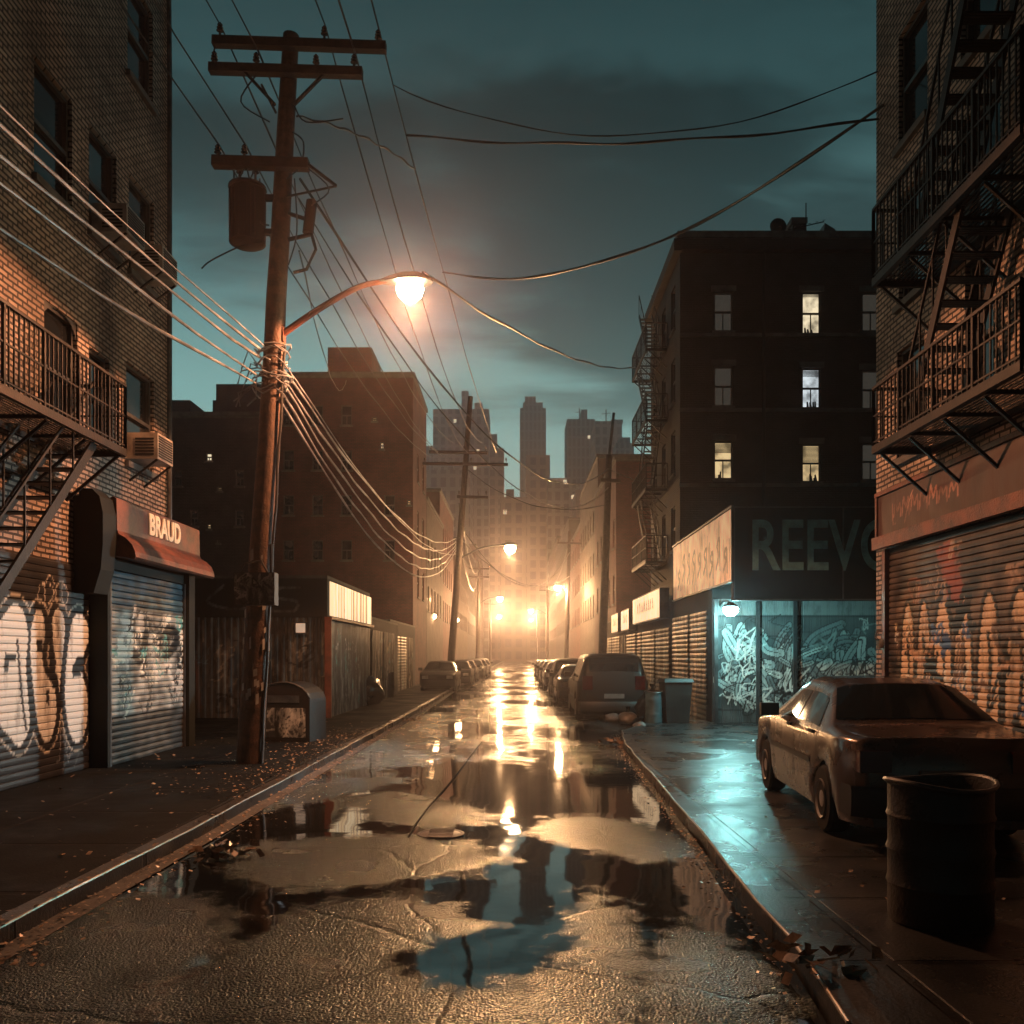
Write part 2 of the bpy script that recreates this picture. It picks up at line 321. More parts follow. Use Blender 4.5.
s1 = N(t, 'ShaderNodeMath', operation='SUBTRACT'); s1.inputs[1].default_value = .5; t.links.new(n.outputs['Fac'], s1.inputs[0])
s2 = N(t, 'ShaderNodeMath', operation='MULTIPLY_ADD'); s2.inputs[1].default_value = 1.9; t.links.new(s1.outputs[0], s2.inputs[0]); t.links.new(at_.outputs['Fac'], s2.inputs[2])
v = t.nodes.new('ShaderNodeTexVoronoi'); v.inputs['Scale'].default_value = 62; v.inputs['Randomness'].default_value = 1; t.links.new(g_.outputs['Object'], v.inputs['Vector'])
s3 = N(t, 'ShaderNodeMath', operation='MULTIPLY_ADD'); s3.inputs[1].default_value = -.16; t.links.new(v.outputs['Distance'], s3.inputs[0]); t.links.new(s2.outputs[0], s3.inputs[2])
fac = t.nodes.new('ShaderNodeMapRange'); fac.inputs['From Min'].default_value = -.22; fac.inputs['From Max'].default_value = .10; t.links.new(s3.outputs[0], fac.inputs[0]); t.links.new(fac.outputs[0], mix.inputs[0])
A.inputs['Base Color'].default_value = (.010, .011, .012, 1); A.inputs['Roughness'].default_value = .045; A.inputs['IOR'].default_value = 1.45
nw = t.nodes.new('ShaderNodeTexNoise'); nw.inputs['Scale'].default_value = 5; nw.inputs['Detail'].default_value = 2; t.links.new(g_.outputs['Object'], nw.inputs['Vector'])
bw_ = t.nodes.new('ShaderNodeBump'); bw_.inputs['Strength'].default_value = .06; bw_.inputs['Distance'].default_value = .01; t.links.new(nw.outputs['Fac'], bw_.inputs['Height']); t.links.new(bw_.outputs[0], A.inputs['Normal'])
nc = t.nodes.new('ShaderNodeTexNoise'); nc.inputs['Scale'].default_value = 60; nc.inputs['Detail'].default_value = 3; t.links.new(g_.outputs['Object'], nc.inputs['Vector'])
rc = ramp(t, [(.35, (.008, .0075, .007)), (.68, (.036, .032, .029))]); t.links.new(nc.outputs['Fac'], rc.inputs[0]); t.links.new(rc.outputs[0], B.inputs['Base Color'])
B.inputs['Roughness'].default_value = .24; B.inputs['Specular IOR Level'].default_value = 1.0
nl = t.nodes.new('ShaderNodeTexNoise'); nl.inputs['Scale'].default_value = 1.1; nl.inputs['Detail'].default_value = 6; t.links.new(g_.outputs['Object'], nl.inputs['Vector'])
rl = t.nodes.new('ShaderNodeMapRange'); rl.inputs['From Min'].default_value = .35; rl.inputs['From Max'].default_value = .65; rl.inputs['To Min'].default_value = .13; rl.inputs['To Max'].default_value = .30; t.links.new(nl.outputs['Fac'], rl.inputs[0]); t.links.new(rl.outputs[0], B.inputs['Roughness'])
vc = t.nodes.new('ShaderNodeTexVoronoi'); vc.feature = 'DISTANCE_TO_EDGE'; vc.inputs['Scale'].default_value = .55
vw = N(t, 'ShaderNodeVectorMath', operation='MULTIPLY_ADD'); vw.inputs[1].default_value = (.5, .5, 0); t.links.new(nl.outputs['Color'], vw.inputs[0]); t.links.new(g_.outputs['Object'], vw.inputs[2]); t.links.new(vw.outputs[0], vc.inputs['Vector'])
ck = t.nodes.new('ShaderNodeMapRange'); ck.inputs['From Min'].default_value = 0; ck.inputs['From Max'].default_value = .012; t.links.new(vc.outputs['Distance'], ck.inputs[0])
hb = N(t, 'ShaderNodeMath', operation='MULTIPLY_ADD'); hb.inputs[1].default_value = -1.0; t.links.new(v.outputs['Distance'], hb.inputs[0]); t.links.new(nc.outputs['Fac'], hb.inputs[2])
hc = N(t, 'ShaderNodeMath', operation='MULTIPLY_ADD'); hc.inputs[1].default_value = 1.4; t.links.new(ck.outputs[0], hc.inputs[0]); t.links.new(hb.outputs[0], hc.inputs[2])
bb = t.nodes.new('ShaderNodeBump'); bb.inputs['Strength'].default_value = 1; bb.inputs['Distance'].default_value = .045; t.links.new(hc.outputs[0], bb.inputs['Height']); t.links.new(bb.outputs[0], B.inputs['Normal'])
t.links.new(A.outputs[0], mix.inputs[1]); t.links.new(B.outputs[0], mix.inputs[2]); t.links.new(mix.outputs[0], o_.inputs[0])
me.materials.append(mr_); ro = bpy.data.objects.new('road', me); COL.objects.link(ro); tag(ro, kind='structure')

def strip(name, inner, outer, z0, z1, mat, ylist):
    m = MB()
    for a, b in zip(ylist[:-1], ylist[1:]):
        i0, i1, q0, q1 = inner(a), inner(b), outer(a), outer(b)
        bse = [(i0, a), (i1, b), (q1, b), (q0, a)]
        m.add([(x, y, z1) for x, y in bse], [(0, 3, 2, 1) if q0 > i0 else (0, 1, 2, 3)])
        m.add([(i0, a, z0), (i1, b, z0), (i1, b, z1), (i0, a, z1)], [(0, 1, 2, 3)])
    return tag(mesh_obj(name, m, mat), kind='structure')
yl = [-6, 0, 4, 7, 9, 12, 15, 16.5, 18, 19.5, 21, 22.5, 24, 30, 35, 45, 60, 100, 160, 320]
def wob(y): return .012 * math.sin(y * 1.7) + .008 * math.sin(y * 4.1)
ylk = sorted(set(yl + [round(x, 2) for x in np.arange(-6, 30, .8)]))
strip('gutter', lambda y: kx(KL, y) + wob(y) - .01, lambda y: kx(KL, y) + .17, -.01, .006, m_conc, ylk)
strip('kerb', lambda y: kx(KL, y) + wob(y), lambda y: kx(KL, y) - .16, -.1, .115, m_kerb, ylk)
strip('pavement', lambda y: kx(KL, y) - .155, lambda y: -30, -.1, .110, m_walkL, yl)
strip('kerb', lambda y: kx(KR, y) + wob(y), lambda y: kx(KR, y) + .20, -.1, .115, m_kerb, ylk)
strip('pavement', lambda y: kx(KR, y) + .195, lambda y: 30, -.1, .110, m_walkR, yl)
PZ = .11
for K, sgn in ((KL, -1), (KR, 1)):
    ke = MB(); ke.tube([(kx(K, y) + wob(y) + sgn * .014, y, .114) for y in ylk if 3.9 < y < (34 if sgn < 0 else 20)], .012, 8); tag(mesh_obj('kerb_edging', ke, m_edge), kind='structure')  # shiny edging added to draw a bright highlight line along the kerb lip
# a raised tar seam snaking up the middle of the road
sm_pts = [gp(*p) for p in [(408, 838), (418, 822), (430, 806), (446, 788), (462, 768), (474, 752), (482, 742)]]
sb = MB(); sb.tube([(x, y, .006) for x, y in sm_pts], .009, 5); tag(mesh_obj('road_seam', sb, m_rubber), kind='structure')
# manhole covers
for (px, py, r_, lb) in ((441, 834, .20, 'small round iron cover in the wet road beside the tar seam'),):
    x, y = gp(px, py); mb = MB(); mb.lathe([(r_ + .03, 0), (r_ + .03, .008), (r_ + .005, .009), (r_, .004), (r_ * .9, .010), (0.01, .011)], n=28)
    for k in range(-3, 4): mb.box(-r_ * .6, r_ * .6, k * .07 - .012, k * .07 + .012, -.0, .015)
    o = mesh_obj('manhole_cover', mb, m_steel); o.location = (x, y, .0); tag(o, lb, 'manhole cover')

# ------------------------------------------------------------ painted panels (paint kept per vertex)
def cr(pts, k=8):
    pts = [np.array(p, float) for p in pts]; P = [pts[0]] + pts + [pts[-1]]; o = []
    for i in range(1, len(P) - 2):
        for j in range(k):
            t = j / k; a, b, c, d = P[i - 1], P[i], P[i + 1], P[i + 2]
            o.append(.5 * ((2 * b) + (c - a) * t + (2 * a - 5 * b + 4 * c - d) * t * t + (3 * b - a - 3 * c + d) * t ** 3))
    o.append(P[-2]); return o
class Canvas:
    def __init__(s, U, V, base): s.U, s.V = U, V; s.C = np.ones(U.shape + (3,)) * np.array(base)
    def mask(s, m, col): s.C[m] = col
    def poly(s, pts, col, grow=0): s.mask(sdf(pts, s.U, s.V) > -grow, col)
    def stroke(s, pts, w, col, smooth=True):
        if smooth and len(pts) > 2: pts = cr(pts, 6)
        d = np.full(s.U.shape, 9.)
        for a, b in zip(pts[:-1], pts[1:]):
            ex, ey = b[0] - a[0], b[1] - a[1]; t_ = np.clip(((s.U - a[0]) * ex + (s.V - a[1]) * ey) / (ex * ex + ey * ey + 1e-12), 0, 1)
            d = np.minimum(d, np.hypot(s.U - a[0] - t_ * ex, s.V - a[1] - t_ * ey))
        s.mask(d < w / 2, col)
    def noise(s, f, amt, seed=0):
        rn = np.random.RandomState(seed); acc = np.zeros(s.U.shape)
        for k in range(6):
            fu, fv = f * rn.uniform(.5, 2.5), f * rn.uniform(.5, 2.5); acc += np.sin(s.U * fu * 6.28 + rn.uniform(0, 6.28) + 2 * np.sin(s.V * fv * 3)) * np.sin(s.V * fv * 6.28 + rn.uniform(0, 6.28))
        s.C *= np.clip(1 + amt * acc[..., None] / 2, .15, 2)
def tags(c, r, n, box, cols, w=(.02, .05), size=(.25, .7)):
    for _ in range(n):
        u = r.uniform(box[0], box[1]); v_ = r.uniform(box[2], box[3]); s_ = r.uniform(*size); col = r.choice(cols); ww = r.uniform(*w); pts = []
        for k in range(r.randint(4, 9)):
            pts.append((u + r.uniform(-.5, .5) * s_ + k * s_ * .12, v_ + r.uniform(-.55, .55) * s_))
        c.stroke(pts, ww, col)
def panel(name, P, w, h, paint, mat, parent, du=.03, slat=0, amp=.012, vert=0, base=(.1, .1, .1), dv=None):
    """P(u,v,d): point on the wall, d towards the street. slat = horizontal slat pitch, vert = vertical rib pitch."""
    if slat:
        nv = int(round(h / slat)); off = np.array([0, .12, .5, .88]) * slat; dd = np.array([0, 1, 1.25, 1]) * amp
        vv = np.concatenate([i * h / nv + off * (h / nv) / slat for i in range(nv)] + [[h]]); dv_ = np.concatenate([dd] * nv + [[0]])
    else:
        vv = np.linspace(0, h, max(2, int(h / (dv or .03)) + 1)); dv_ = np.zeros(len(vv))
    if vert:
        nu = int(round(w / vert)); off = np.array([0, .15, .5, .65]) * (w / nu); dd = np.array([0, 1, 1, 0]) * amp
        uu = np.concatenate([i * w / nu + off for i in range(nu)] + [[w]]); du_ = np.concatenate([dd] * nu + [[0]])
    else:
        uu = np.linspace(0, w, max(2, int(w / du) + 1)); du_ = np.zeros(len(uu))
    U, V = np.meshgrid(uu, vv); c = Canvas(U, V, base); paint(c)
    D = dv_[:, None] + du_[None]
    if slat: D = D + .006 * np.sin(U * 2.1 + 1) * np.sin(V * 1.3)
    me = bpy.data.meshes.new(name); vs = [tuple(P(u, v_, d)) for u, v_, d in zip(U.ravel(), V.ravel(), D.ravel())]
    ii = np.arange(U.size).reshape(U.shape); f = np.stack([ii[:-1, :-1], ii[:-1, 1:], ii[1:, 1:], ii[1:, :-1]], -1).reshape(-1, 4)
    me.from_pydata(vs, [], f.tolist()); ca = me.color_attributes.new('paint', 'FLOAT_COLOR', 'POINT')
    ca.data.foreach_set('color', np.concatenate([c.C, np.ones(U.shape + (1,))], -1).astype(np.float32).ravel()); me.materials.append(mat)
    o = bpy.data.objects.new(name, me); COL.objects.link(o); o.parent = parent; return o
m_shut = painted('shutter_paint', .42, .35, dmin=.44, dmax=.62)
m_shutG = painted('mural_paint', .45, .05, dmin=.30, dmax=.50)
m_shutT = painted('sheet_metal_paint', .45, .3, dmin=.40, dmax=.60)
m_signE = painted('self_glow_sign_face', .5, 0, emis=.6, dirt=(.16, .05, .02), dmin=.30, dmax=.56, dscale=4)  # emission stands in for street-lamp light on the corner shop's side sign
m_signS = painted('backlit_shop_sign', .5, 0, emis=1.15, dirt=(.2, .08, .03), dmin=.26, dmax=.46)
m_signR = painted('rusty_sign_paint', .5, .1, dirt=(.07, .028, .02), dmin=.38, dmax=.62, dscale=3)
WH, GR, TE, DK, CRM, BL = (.72, .72, .68), (.35, .36, .36), (.12, .42, .42), (.015, .015, .016), (.75, .62, .42), (.05, .12, .30)

# ------------------------------------------------------------ walls with openings
def fmap(o, u, inw):
    o, u, inw = Vector(o), Vector(u), Vector(inw)
    return lambda a, b, d=0.0: o + u * a + Vector((0, 0, b)) + inw * d
def holes_wall(mb, P, u0, u1, v0, v1, holes, depth=.18, flip=False):
    uu = sorted({u0, u1, *[h[0] for h in holes], *[h[2] for h in holes]}); vv = sorted({v0, v1, *[h[1] for h in holes], *[h[3] for h in holes]})
    uu = [x for x in uu if u0 <= x <= u1]; vv = [x for x in vv if v0 <= x <= v1]
    fl = lambda q: q[::-1] if flip else q
    for a, b in zip(uu[:-1], uu[1:]):
        for c, d in zip(vv[:-1], vv[1:]):
            mu, mv = (a + b) / 2, (c + d) / 2
            if any(h[0] < mu < h[2] and h[1] < mv < h[3] for h in holes): continue
            mb.add([P(a, c), P(b, c), P(b, d), P(a, d)], [fl((0, 1, 2, 3))])
    for (a, c, b, d) in holes:
        for q in ([(a, c), (a, d)], [(a, d), (b, d)], [(b, d), (b, c)], [(b, c), (a, c)]):
            (x0, y0), (x1, y1) = q
            mb.add([P(x0, y0), P(x1, y1), P(x1, y1, depth), P(x0, y0, depth)], [fl((0, 1, 2, 3))])
def window(parent, P, r, pane_mat, frame_mat=None, depth=.11, blinds=0, arch=False, bars=1, sill=True):
    a, c, b, d = r; w = MB(); fw = .05; fm = frame_mat or m_frame
    def bar(x0, x1, z0, z1, d0, d1):
        w.add([P(x, z, q) for q in (d0, d1) for x, z in ((x0, z0), (x1, z0), (x1, z1), (x0, z1))], [(0, 1, 2, 3), (7, 6, 5, 4), (0, 4, 5, 1), (1, 5, 6, 2), (2, 6, 7, 3), (3, 7, 4, 0)])
    e = .003
    bar(a + e, a + fw, c + e, d - e, depth - .05, depth + .03); bar(b - fw, b - e, c + e, d - e, depth - .05, depth + .03)
    bar(a + fw, b - fw, c + e, c + fw, depth - .05, depth + .03); bar(a + fw, b - fw, d - fw, d - e, depth - .05, depth + .03)
    m = (c + d) / 2; bar(a + fw, b - fw, m - .03, m + .03, depth - .055, depth + .03)
    if bars > 1: bar((a + b) / 2 - .015, (a + b) / 2 + .015, c + fw, m - .03, depth - .03, depth + .02)
    if arch:
        n = 8; uc = (a + b) / 2; rr = (b - a) / 2
        for k in range(n):                       # brick infill leaves an arched head
            t0, t1 = math.pi * k / n, math.pi * (k + 1) / n; x0, x1 = uc - rr * math.cos(t0), uc - rr * math.cos(t1)
            z0, z1 = d - rr * .6 + rr * .6 * math.sin(t0), d - rr * .6 + rr * .6 * math.sin(t1)
            w.add([P(x0, z0, .02), P(x1, z1, .02), P(x1, d - .003, .02), P(x0, d - .003, .02)], [(0, 1, 2, 3)])
    wo = mesh_obj('window', w, fm, parent)
    p = MB(); p.add([P(a + fw, c + fw, depth + .01), P(b - fw, c + fw, depth + .01), P(b - fw, d - fw, depth + .01), P(a + fw, d - fw, depth + .01)], [(0, 1, 2, 3)]); mesh_obj('pane', p, pane_mat, wo)
    if sill:
        s = MB(); q = [(x, z, dd) for dd in (-.07, depth - .05) for x, z in ((a - .06, c - .10), (b + .06, c - .10), (b + .06, c - .004), (a - .06, c - .004))]
        s.add([P(*x) for x in q], [(0, 1, 2, 3), (7, 6, 5, 4), (0, 4, 5, 1), (1, 5, 6, 2), (2, 6, 7, 3), (3, 7, 4, 0)]); mesh_obj('sill', s, m_conc, wo)
    if blinds:
        s = MB(); k = int((d - m) * blinds / .04); rr_ = random.Random(int(a * 97 + c * 31))
        for i in range(k): z = d - fw - .02 - i * .04; s.add([P(a + fw, z, depth - .012), P(b - fw, z, depth - .012), P(b - fw, z - .022, depth - .002), P(a + fw, z - .022, depth - .002)], [(0, 1, 2, 3)])
        for i in range(rr_.randint(1, 5)):
            x = a + fw + rr_.random() * (b - a - 2 * fw - .1); h_ = rr_.uniform(.15, .45) * (m - c); s.add([P(x, c + fw, depth - .01), P(x + .05 + .06 * rr_.random(), c + fw, depth - .01), P(x + .05, c + fw + h_, depth - .01), P(x, c + fw + h_ * .9, depth - .01)], [(0, 1, 2, 3)])
        mesh_obj('blind', s, m_frame, wo)
    return wo
def block(name, label, mat, x0, x1, y0, y1, h, front=[], side=[], sideat='west', z0=0.0, parapet=True, cat='building'):
    """a masonry block. front faces the camera (-Y); side is the street side. windows: (u0,v0,u1,v1,material,blinds)"""
    b = thing(name, label, cat, ((x0 + x1) / 2, (y0 + y1) / 2, 0)); ox, oy = (x0 + x1) / 2, (y0 + y1) / 2
    lx0, lx1, ly0, ly1 = x0 - ox, x1 - ox, y0 - oy, y1 - oy; w = MB()
    Pf = fmap((0, ly0, 0), (1, 0, 0), (0, 1, 0)); holes_wall(w, Pf, lx0, lx1, z0, h, [(u0 - ox, v0, u1 - ox, v1) for u0, v0, u1, v1, *_ in front])
    sx, inw = (lx0, 1) if sideat == 'west' else (lx1, -1)
    Ps = fmap((sx, 0, 0), (0, 1, 0), (inw, 0, 0)); holes_wall(w, Ps, ly0, ly1, z0, h, [(u0 - oy, v0, u1 - oy, v1) for u0, v0, u1, v1, *_ in side], flip=(sideat == 'west'))
    ox_ = lx1 if sideat == 'west' else lx0
    w.add([(ox_, ly0, z0), (ox_, ly1, z0), (ox_, ly1, h), (ox_, ly0, h)], [(0, 1, 2, 3)]); w.add([(lx0, ly1, z0), (lx1, ly1, z0), (lx1, ly1, h), (lx0, ly1, h)], [(3, 2, 1, 0)])
    mesh_obj('wall', w, mat, b)
    r = MB(); r.box(lx0 - .002, lx1 + .002, ly0 - .002, ly1 + .002, h, h + .08)
    if parapet: r.box(lx0 - .10, lx1 + .10, ly0 - .10, ly0 + .12, h + .081, h + .30); r.box(sx - (.10 if inw > 0 else .12), sx + (.12 if inw > 0 else .10), ly0 + .122, ly1, h + .081, h + .298)
    mesh_obj('roof', r, m_conc, b)
    for u0, v0, u1, v1, pm, bl in front: window(b, Pf, (u0 - ox, v0, u1 - ox, v1), pm, blinds=bl, bars=2)
    for u0, v0, u1, v1, pm, bl in side: window(b, Ps, (u0 - oy, v0, u1 - oy, v1), pm, blinds=bl)
    return b, Pf, Ps, ox, oy
def text_obj(name, s, w, h, depth, mat, parent, loc, rot, bold=.0):
    cu = bpy.data.curves.new(name, 'FONT'); cu.body = s; cu.extrude = depth / 2; cu.offset = bold; cu.size = 1; cu.align_x = 'LEFT'
    o = bpy.data.objects.new(name, cu); COL.objects.link(o); bpy.context.view_layer.update()
    me = bpy.data.meshes.new_from_object(o.evaluated_get(bpy.context.evaluated_depsgraph_get())); COL.objects.unlink(o); bpy.data.objects.remove(o)
    co = np.array([v.co[:] for v in me.vertices]); lo, hi = co.min(0), co.max(0)
    for v in me.vertices: v.co = ((v.co.x - lo[0]) / (hi[0] - lo[0]) * w, (v.co.y - lo[1]) / (hi[1] - lo[1]) * h, v.co.z)
    me.materials.clear(); me.materials.append(mat)
    q = bpy.data.objects.new(name, me); COL.objects.link(q); q.parent = parent; q.location = loc; q.rotation_euler = rot; return q

# ------------------------------------------------------------ LEFT BRICK BUILDING
LX = -6.2
lb = thing('brick_building', 'tan brick tenement at the left kerb with fire escape, arched window and roller shutter shop', 'building', (LX, 12, 0))
Pl = fmap((0, -12, 0), (0, 1, 0), (-1, 0, 0))        # u = depth along the street, v = height
wins = [(11.85, 4.75, 12.75, 6.45), (13.1, 4.9, 13.75, 6.25), (14.35, 4.85, 15.45, 6.45), (9.5, 4.75, 10.6, 6.45), (11.6, 7.95, 12.6, 9.5), (13.1, 7.95, 14.0, 9.5), (14.45, 7.95, 15.45, 9.5), (9.5, 7.95, 10.6, 9.5), (11.6, 11.1, 12.6, 12.7), (14.4, 11.1, 15.4, 12.7)]
w = MB(); holes_wall(w, Pl, 3, 16.1, 0, 17, wins, depth=.2, flip=False)
w.box(-9, -.001, 4.1 - .0, 4.1, 0, 17)
w.add([(0, 4.1, 0), (-9, 4.1, 0), (-9, 4.1, 17), (0, 4.1, 17)], [(0, 1, 2, 3)]); w.add([(0, -9, 0), (-9, -9, 0), (-9, -9, 17), (0, -9, 17)], [(3, 2, 1, 0)])
w.box(-9, 0, -9, 4.1, 17.001, 17.2)
w.box(0.001, .10, -9, 4.12, 3.98, 4.12)                                   # string course
mesh_obj('wall', w, m_brickL, lb)
for i, r in enumerate(wins): window(lb, Pl, r, m_glass, arch=(i == 0))
cn = MB(); cn.box(-.02, .35, -9, 4.3, 16.6, 16.98); mesh_obj('cornice', cn, m_rust, lb)
# graffiti wall under the fire escape
def wl(x, y): u = -LX * F / (CX - x); return (u, CH + (HY - y) * u / F)
G0 = 8.6
def off(pts, o=G0): return [(a - o, b - PZ) for a, b in [wl(*p) for p in pts]]
lobes = [[(-14, 700), (-12, 640), (2, 612), (12, 602), (22, 610), (27, 635), (25, 665), (27, 700), (28, 728), (18, 748), (6, 738), (-6, 722)],
         [(28, 625), (34, 608), (41, 612), (44, 632), (41, 655), (44, 672), (53, 688), (55, 715), (50, 738), (43, 744), (35, 728), (30, 690), (27, 655)],
         [(49, 620), (53, 608), (60, 610), (64, 626), (62, 650), (59, 680), (57, 705), (55, 680), (51, 668), (50, 645)],
         [(66, 640), (70, 618), (78, 612), (86, 622), (88, 640), (83, 655), (80, 668), (86, 690), (87, 715), (82, 738), (73, 744), (66, 730), (62, 700), (63, 665)]]
def paint_big(c):
    c.noise(.8, .25, 3)
    rr = random.Random(5); tags(c, rr, 12, (.2, 3.9, .1, 1.2), [GR, (.12, .14, .15)], (.012, .022), (.2, .5))
    L = [cr([*off(l), off(l)[0]], 5) for l in lobes]
    for l in L: c.stroke(l, .22, (.55, .52, .45), False)
    for l in L: c.stroke(l, .17, DK, False)
    for l in L: c.poly(l, (.80, .84, .82))
    for l in L: c.stroke(l, .055, DK, False)
    for s in ([(3, 652), (14, 655), (14, 662), (7, 662), (6, 672), (2, 672)], [(34, 640), (40, 640), (40, 652), (35, 652)], [(46, 650), (50, 640), (54, 662), (51, 690), (48, 680)], [(70, 668), (76, 656), (84, 655), (80, 664), (79, 676), (71, 678)], [(44, 690), (47, 688), (47, 706), (44, 704)]): c.poly(off(s), DK)
    c.stroke(off([(15, 640), (17, 665), (20, 700), (24, 730)]), .05, DK)
    for s in ([(38, 585), (36, 600), (46, 604), (52, 592), (46, 583), (38, 585)], [(43, 583), (43, 603)], [(55, 603), (54, 588), (60, 582), (66, 592), (64, 604), (55, 603)], [(60, 584), (60, 603)], [(44, 583), (48, 575), (53, 584)], [(88, 650), (95, 640), (92, 660), (97, 672), (90, 688), (96, 700), (99, 690)], [(90, 640), (96, 648)]): c.stroke(off(s), .018, (.65, .62, .55))
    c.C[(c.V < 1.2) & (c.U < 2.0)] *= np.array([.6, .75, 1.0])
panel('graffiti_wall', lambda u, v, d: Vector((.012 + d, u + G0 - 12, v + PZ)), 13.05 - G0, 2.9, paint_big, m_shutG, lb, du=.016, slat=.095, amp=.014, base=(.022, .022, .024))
# shop front box
sf = MB(); FX = .32    # proud of the wall
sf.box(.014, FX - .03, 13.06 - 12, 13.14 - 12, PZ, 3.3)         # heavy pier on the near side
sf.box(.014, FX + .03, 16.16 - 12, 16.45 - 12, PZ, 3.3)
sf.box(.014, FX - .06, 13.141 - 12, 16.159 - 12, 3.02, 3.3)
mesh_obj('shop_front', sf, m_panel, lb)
hd = MB(); prof = [(FX + .0, 4.02), (FX + .06, 4.05), (FX + .11, 4.02), (FX + .12, 3.56), (FX + .15, 3.50), (FX + .24, 3.45), (FX + .33, 3.36), (FX + .38, 3.25), (FX + .39, 3.17), (FX + .36, 3.14), (FX + .0, 3.20), (.014, 3.20), (.014, 4.02)]
y0, y1 = 13.03 - 12, 16.45 - 12; n_ = len(prof)
hd.add([(a, y0, b) for a, b in prof] + [(a, y1, b) for a, b in prof], [(i, (i + 1) % n_, n_ + (i + 1) % n_, n_ + i) for i in range(n_)] + [tuple(range(n_))[::-1], tuple(range(n_, 2 * n_))])
mesh_obj('awning', hd, m_rust, lb)
hs = MB(); pts = [(.014, 2.62), (.30, 2.62), (.40, 2.95), (.43, 3.3), (.43, 3.75), (.38, 3.98), (.28, 4.08), (.014, 4.1)]; n_ = len(pts)     # near-black block shaped after the awning's cast shadow on the wall
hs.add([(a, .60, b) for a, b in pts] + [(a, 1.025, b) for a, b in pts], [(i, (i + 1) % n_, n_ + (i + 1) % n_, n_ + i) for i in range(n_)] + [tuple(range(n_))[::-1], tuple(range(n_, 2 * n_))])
mesh_obj('awning_shadow_block', hs, m_panel, lb)
text_obj('sign_lettering', 'BRAUD', 1.30, .34, .02, m_cream, lb, (FX + .135, 14.15 - 12, 3.64), (R(90), 0, R(90)), .03)
def paint_shut(c):
    r = random.Random(8)
    c.mask((c.V > .75) & (c.V < 2.35), (.30, .32, .31)); c.C[c.V > 2.35] = (.035, .09, .13); c.noise(1.0, .45, 4)
    tags(c, r, 16, (.2, 2.9, 1.0, 2.3), [WH, (.85, .85, .76), (.8, .84, .8), DK], (.08, .2), (.3, .7)); tags(c, r, 40, (.1, 3.0, .7, 2.35), [WH, DK, DK, TE, (.7, .7, .6)], (.02, .06), (.15, .5))
panel('roller_shutter', lambda u, v, d: Vector((FX - .10 + d, u + 13.145 - 12, v + PZ)), 16.155 - 13.145, 2.9, paint_shut, m_shutG, lb, du=.018, slat=.10, amp=.030, base=(.05, .055, .055))
for y in (13.17, 16.13): gr_ = MB(); gr_.box(FX - .08, FX - .03, y - 12 - .02, y - 12 + .02, PZ, 3.02); mesh_obj('shutter_guide', gr_, m_steel, lb)
# gas pipe / low junk trim
pp = MB(); pp.tube([(.06, 4.0, PZ), (.06, 4.0, 12), (.06, 3.9, 16)], .045, 8); mesh_obj('downpipe', pp, m_steel, lb)

def air_con(loc, face, label):
    t = thing('air_conditioner', label, 'air conditioner', loc, face, 'window air conditioners on the tan brick wall')
    b = MB(); b.box(-.32, .32, -.42, .10, 0, .42); mesh_obj('casing', b, m_ac, t)
    s = MB()
    for k in range(9): s.box(-.28, .28, -.432, -.422, .04 + k * .04, .062 + k * .04)
    for sx in (-1, 1):
        for k in range(6): s.box(sx * .323 - .004, sx * .323 + .004, -.36, -.06, .06 + k * .05, .085 + k * .05)
    mesh_obj('grille', s, m_trim, t)
    [mesh_obj('bracket', MB().beam((sx * .28, -.40, -.004), (sx * .28, .05, -.35), .03), m_black, t) for sx in (-1, 1)]
    return t
air_con((LX + .05, 14.75, 4.90), R(90), 'cream window air conditioner lit from the street, right of the fire escape balcony')
air_con((LX + .05, 13.6, 8.0), R(90), 'dark upper window air conditioner, nearer of the two high above the balcony')
air_con((LX + .05, 14.95, 8.0), R(90), 'dark upper window air conditioner, nearest the tan building corner')

# ------------------------------------------------------------ fire escapes
def fe_platform(t, x0, x1, y0, y1, z, railh=.92, hole=None, step=.11, open_side=None):
    """floor of bars between x0 (wall) and x1 (street), railing round the free sides"""
    f = MB(); s = 1 if x1 > x0 else -1
    for x in (x0 + s * .03, x1): f.beam((x, y0, z), (x, y1, z), .05, .10)
    for y in (y0, y1): f.beam((x0, y, z), (x1, y, z), .05, .10)
    n = int(abs(x1 - x0) / .055)
    for k in range(1, n):
        x = x0 + (x1 - x0) * k / n
        f.beam((x, y0, z + .03), (x, y1, z + .03), .022, .012)
    m = int((y1 - y0) / .8)
    for k in range(1, m): f.beam((x0, y0 + (y1 - y0) * k / m, z + .01), (x1, y0 + (y1 - y0) * k / m, z + .01), .03, .05)
    for k in range(m + 1):
        y = y0 + (y1 - y0) * k / m; f.beam((x1 - s * .1, y, z - .04), (x0 + s * .02, y, z - .65), .035)
    mesh_obj('platform', f, m_black, t)
    r = MB(); pts = [(x0, y0), (x1, y0), (x1, y1), (x0, y1)]
    for (ax, ay), (bx, by) in zip(pts[:-1], pts[1:]):
        L = math.hypot(bx - ax, by - ay); n = max(2, int(L / step))
        r.beam((ax, ay, z + railh), (bx, by, z + railh), .045, .035); r.beam((ax, ay, z + railh * .55), (bx, by, z + railh * .55), .02, .02); r.beam((ax, ay, z + .1), (bx, by, z + .1), .02, .02)
        for k in range(n + 1):
            q = k / n; big = k % 8 == 0 or k == n
            r.beam((ax + (bx - ax) * q, ay + (by - ay) * q, z + .05), (ax + (bx - ax) * q, ay + (by - ay) * q, z + railh), .035 if big else .016)
    mesh_obj('railing', r, m_black, t)
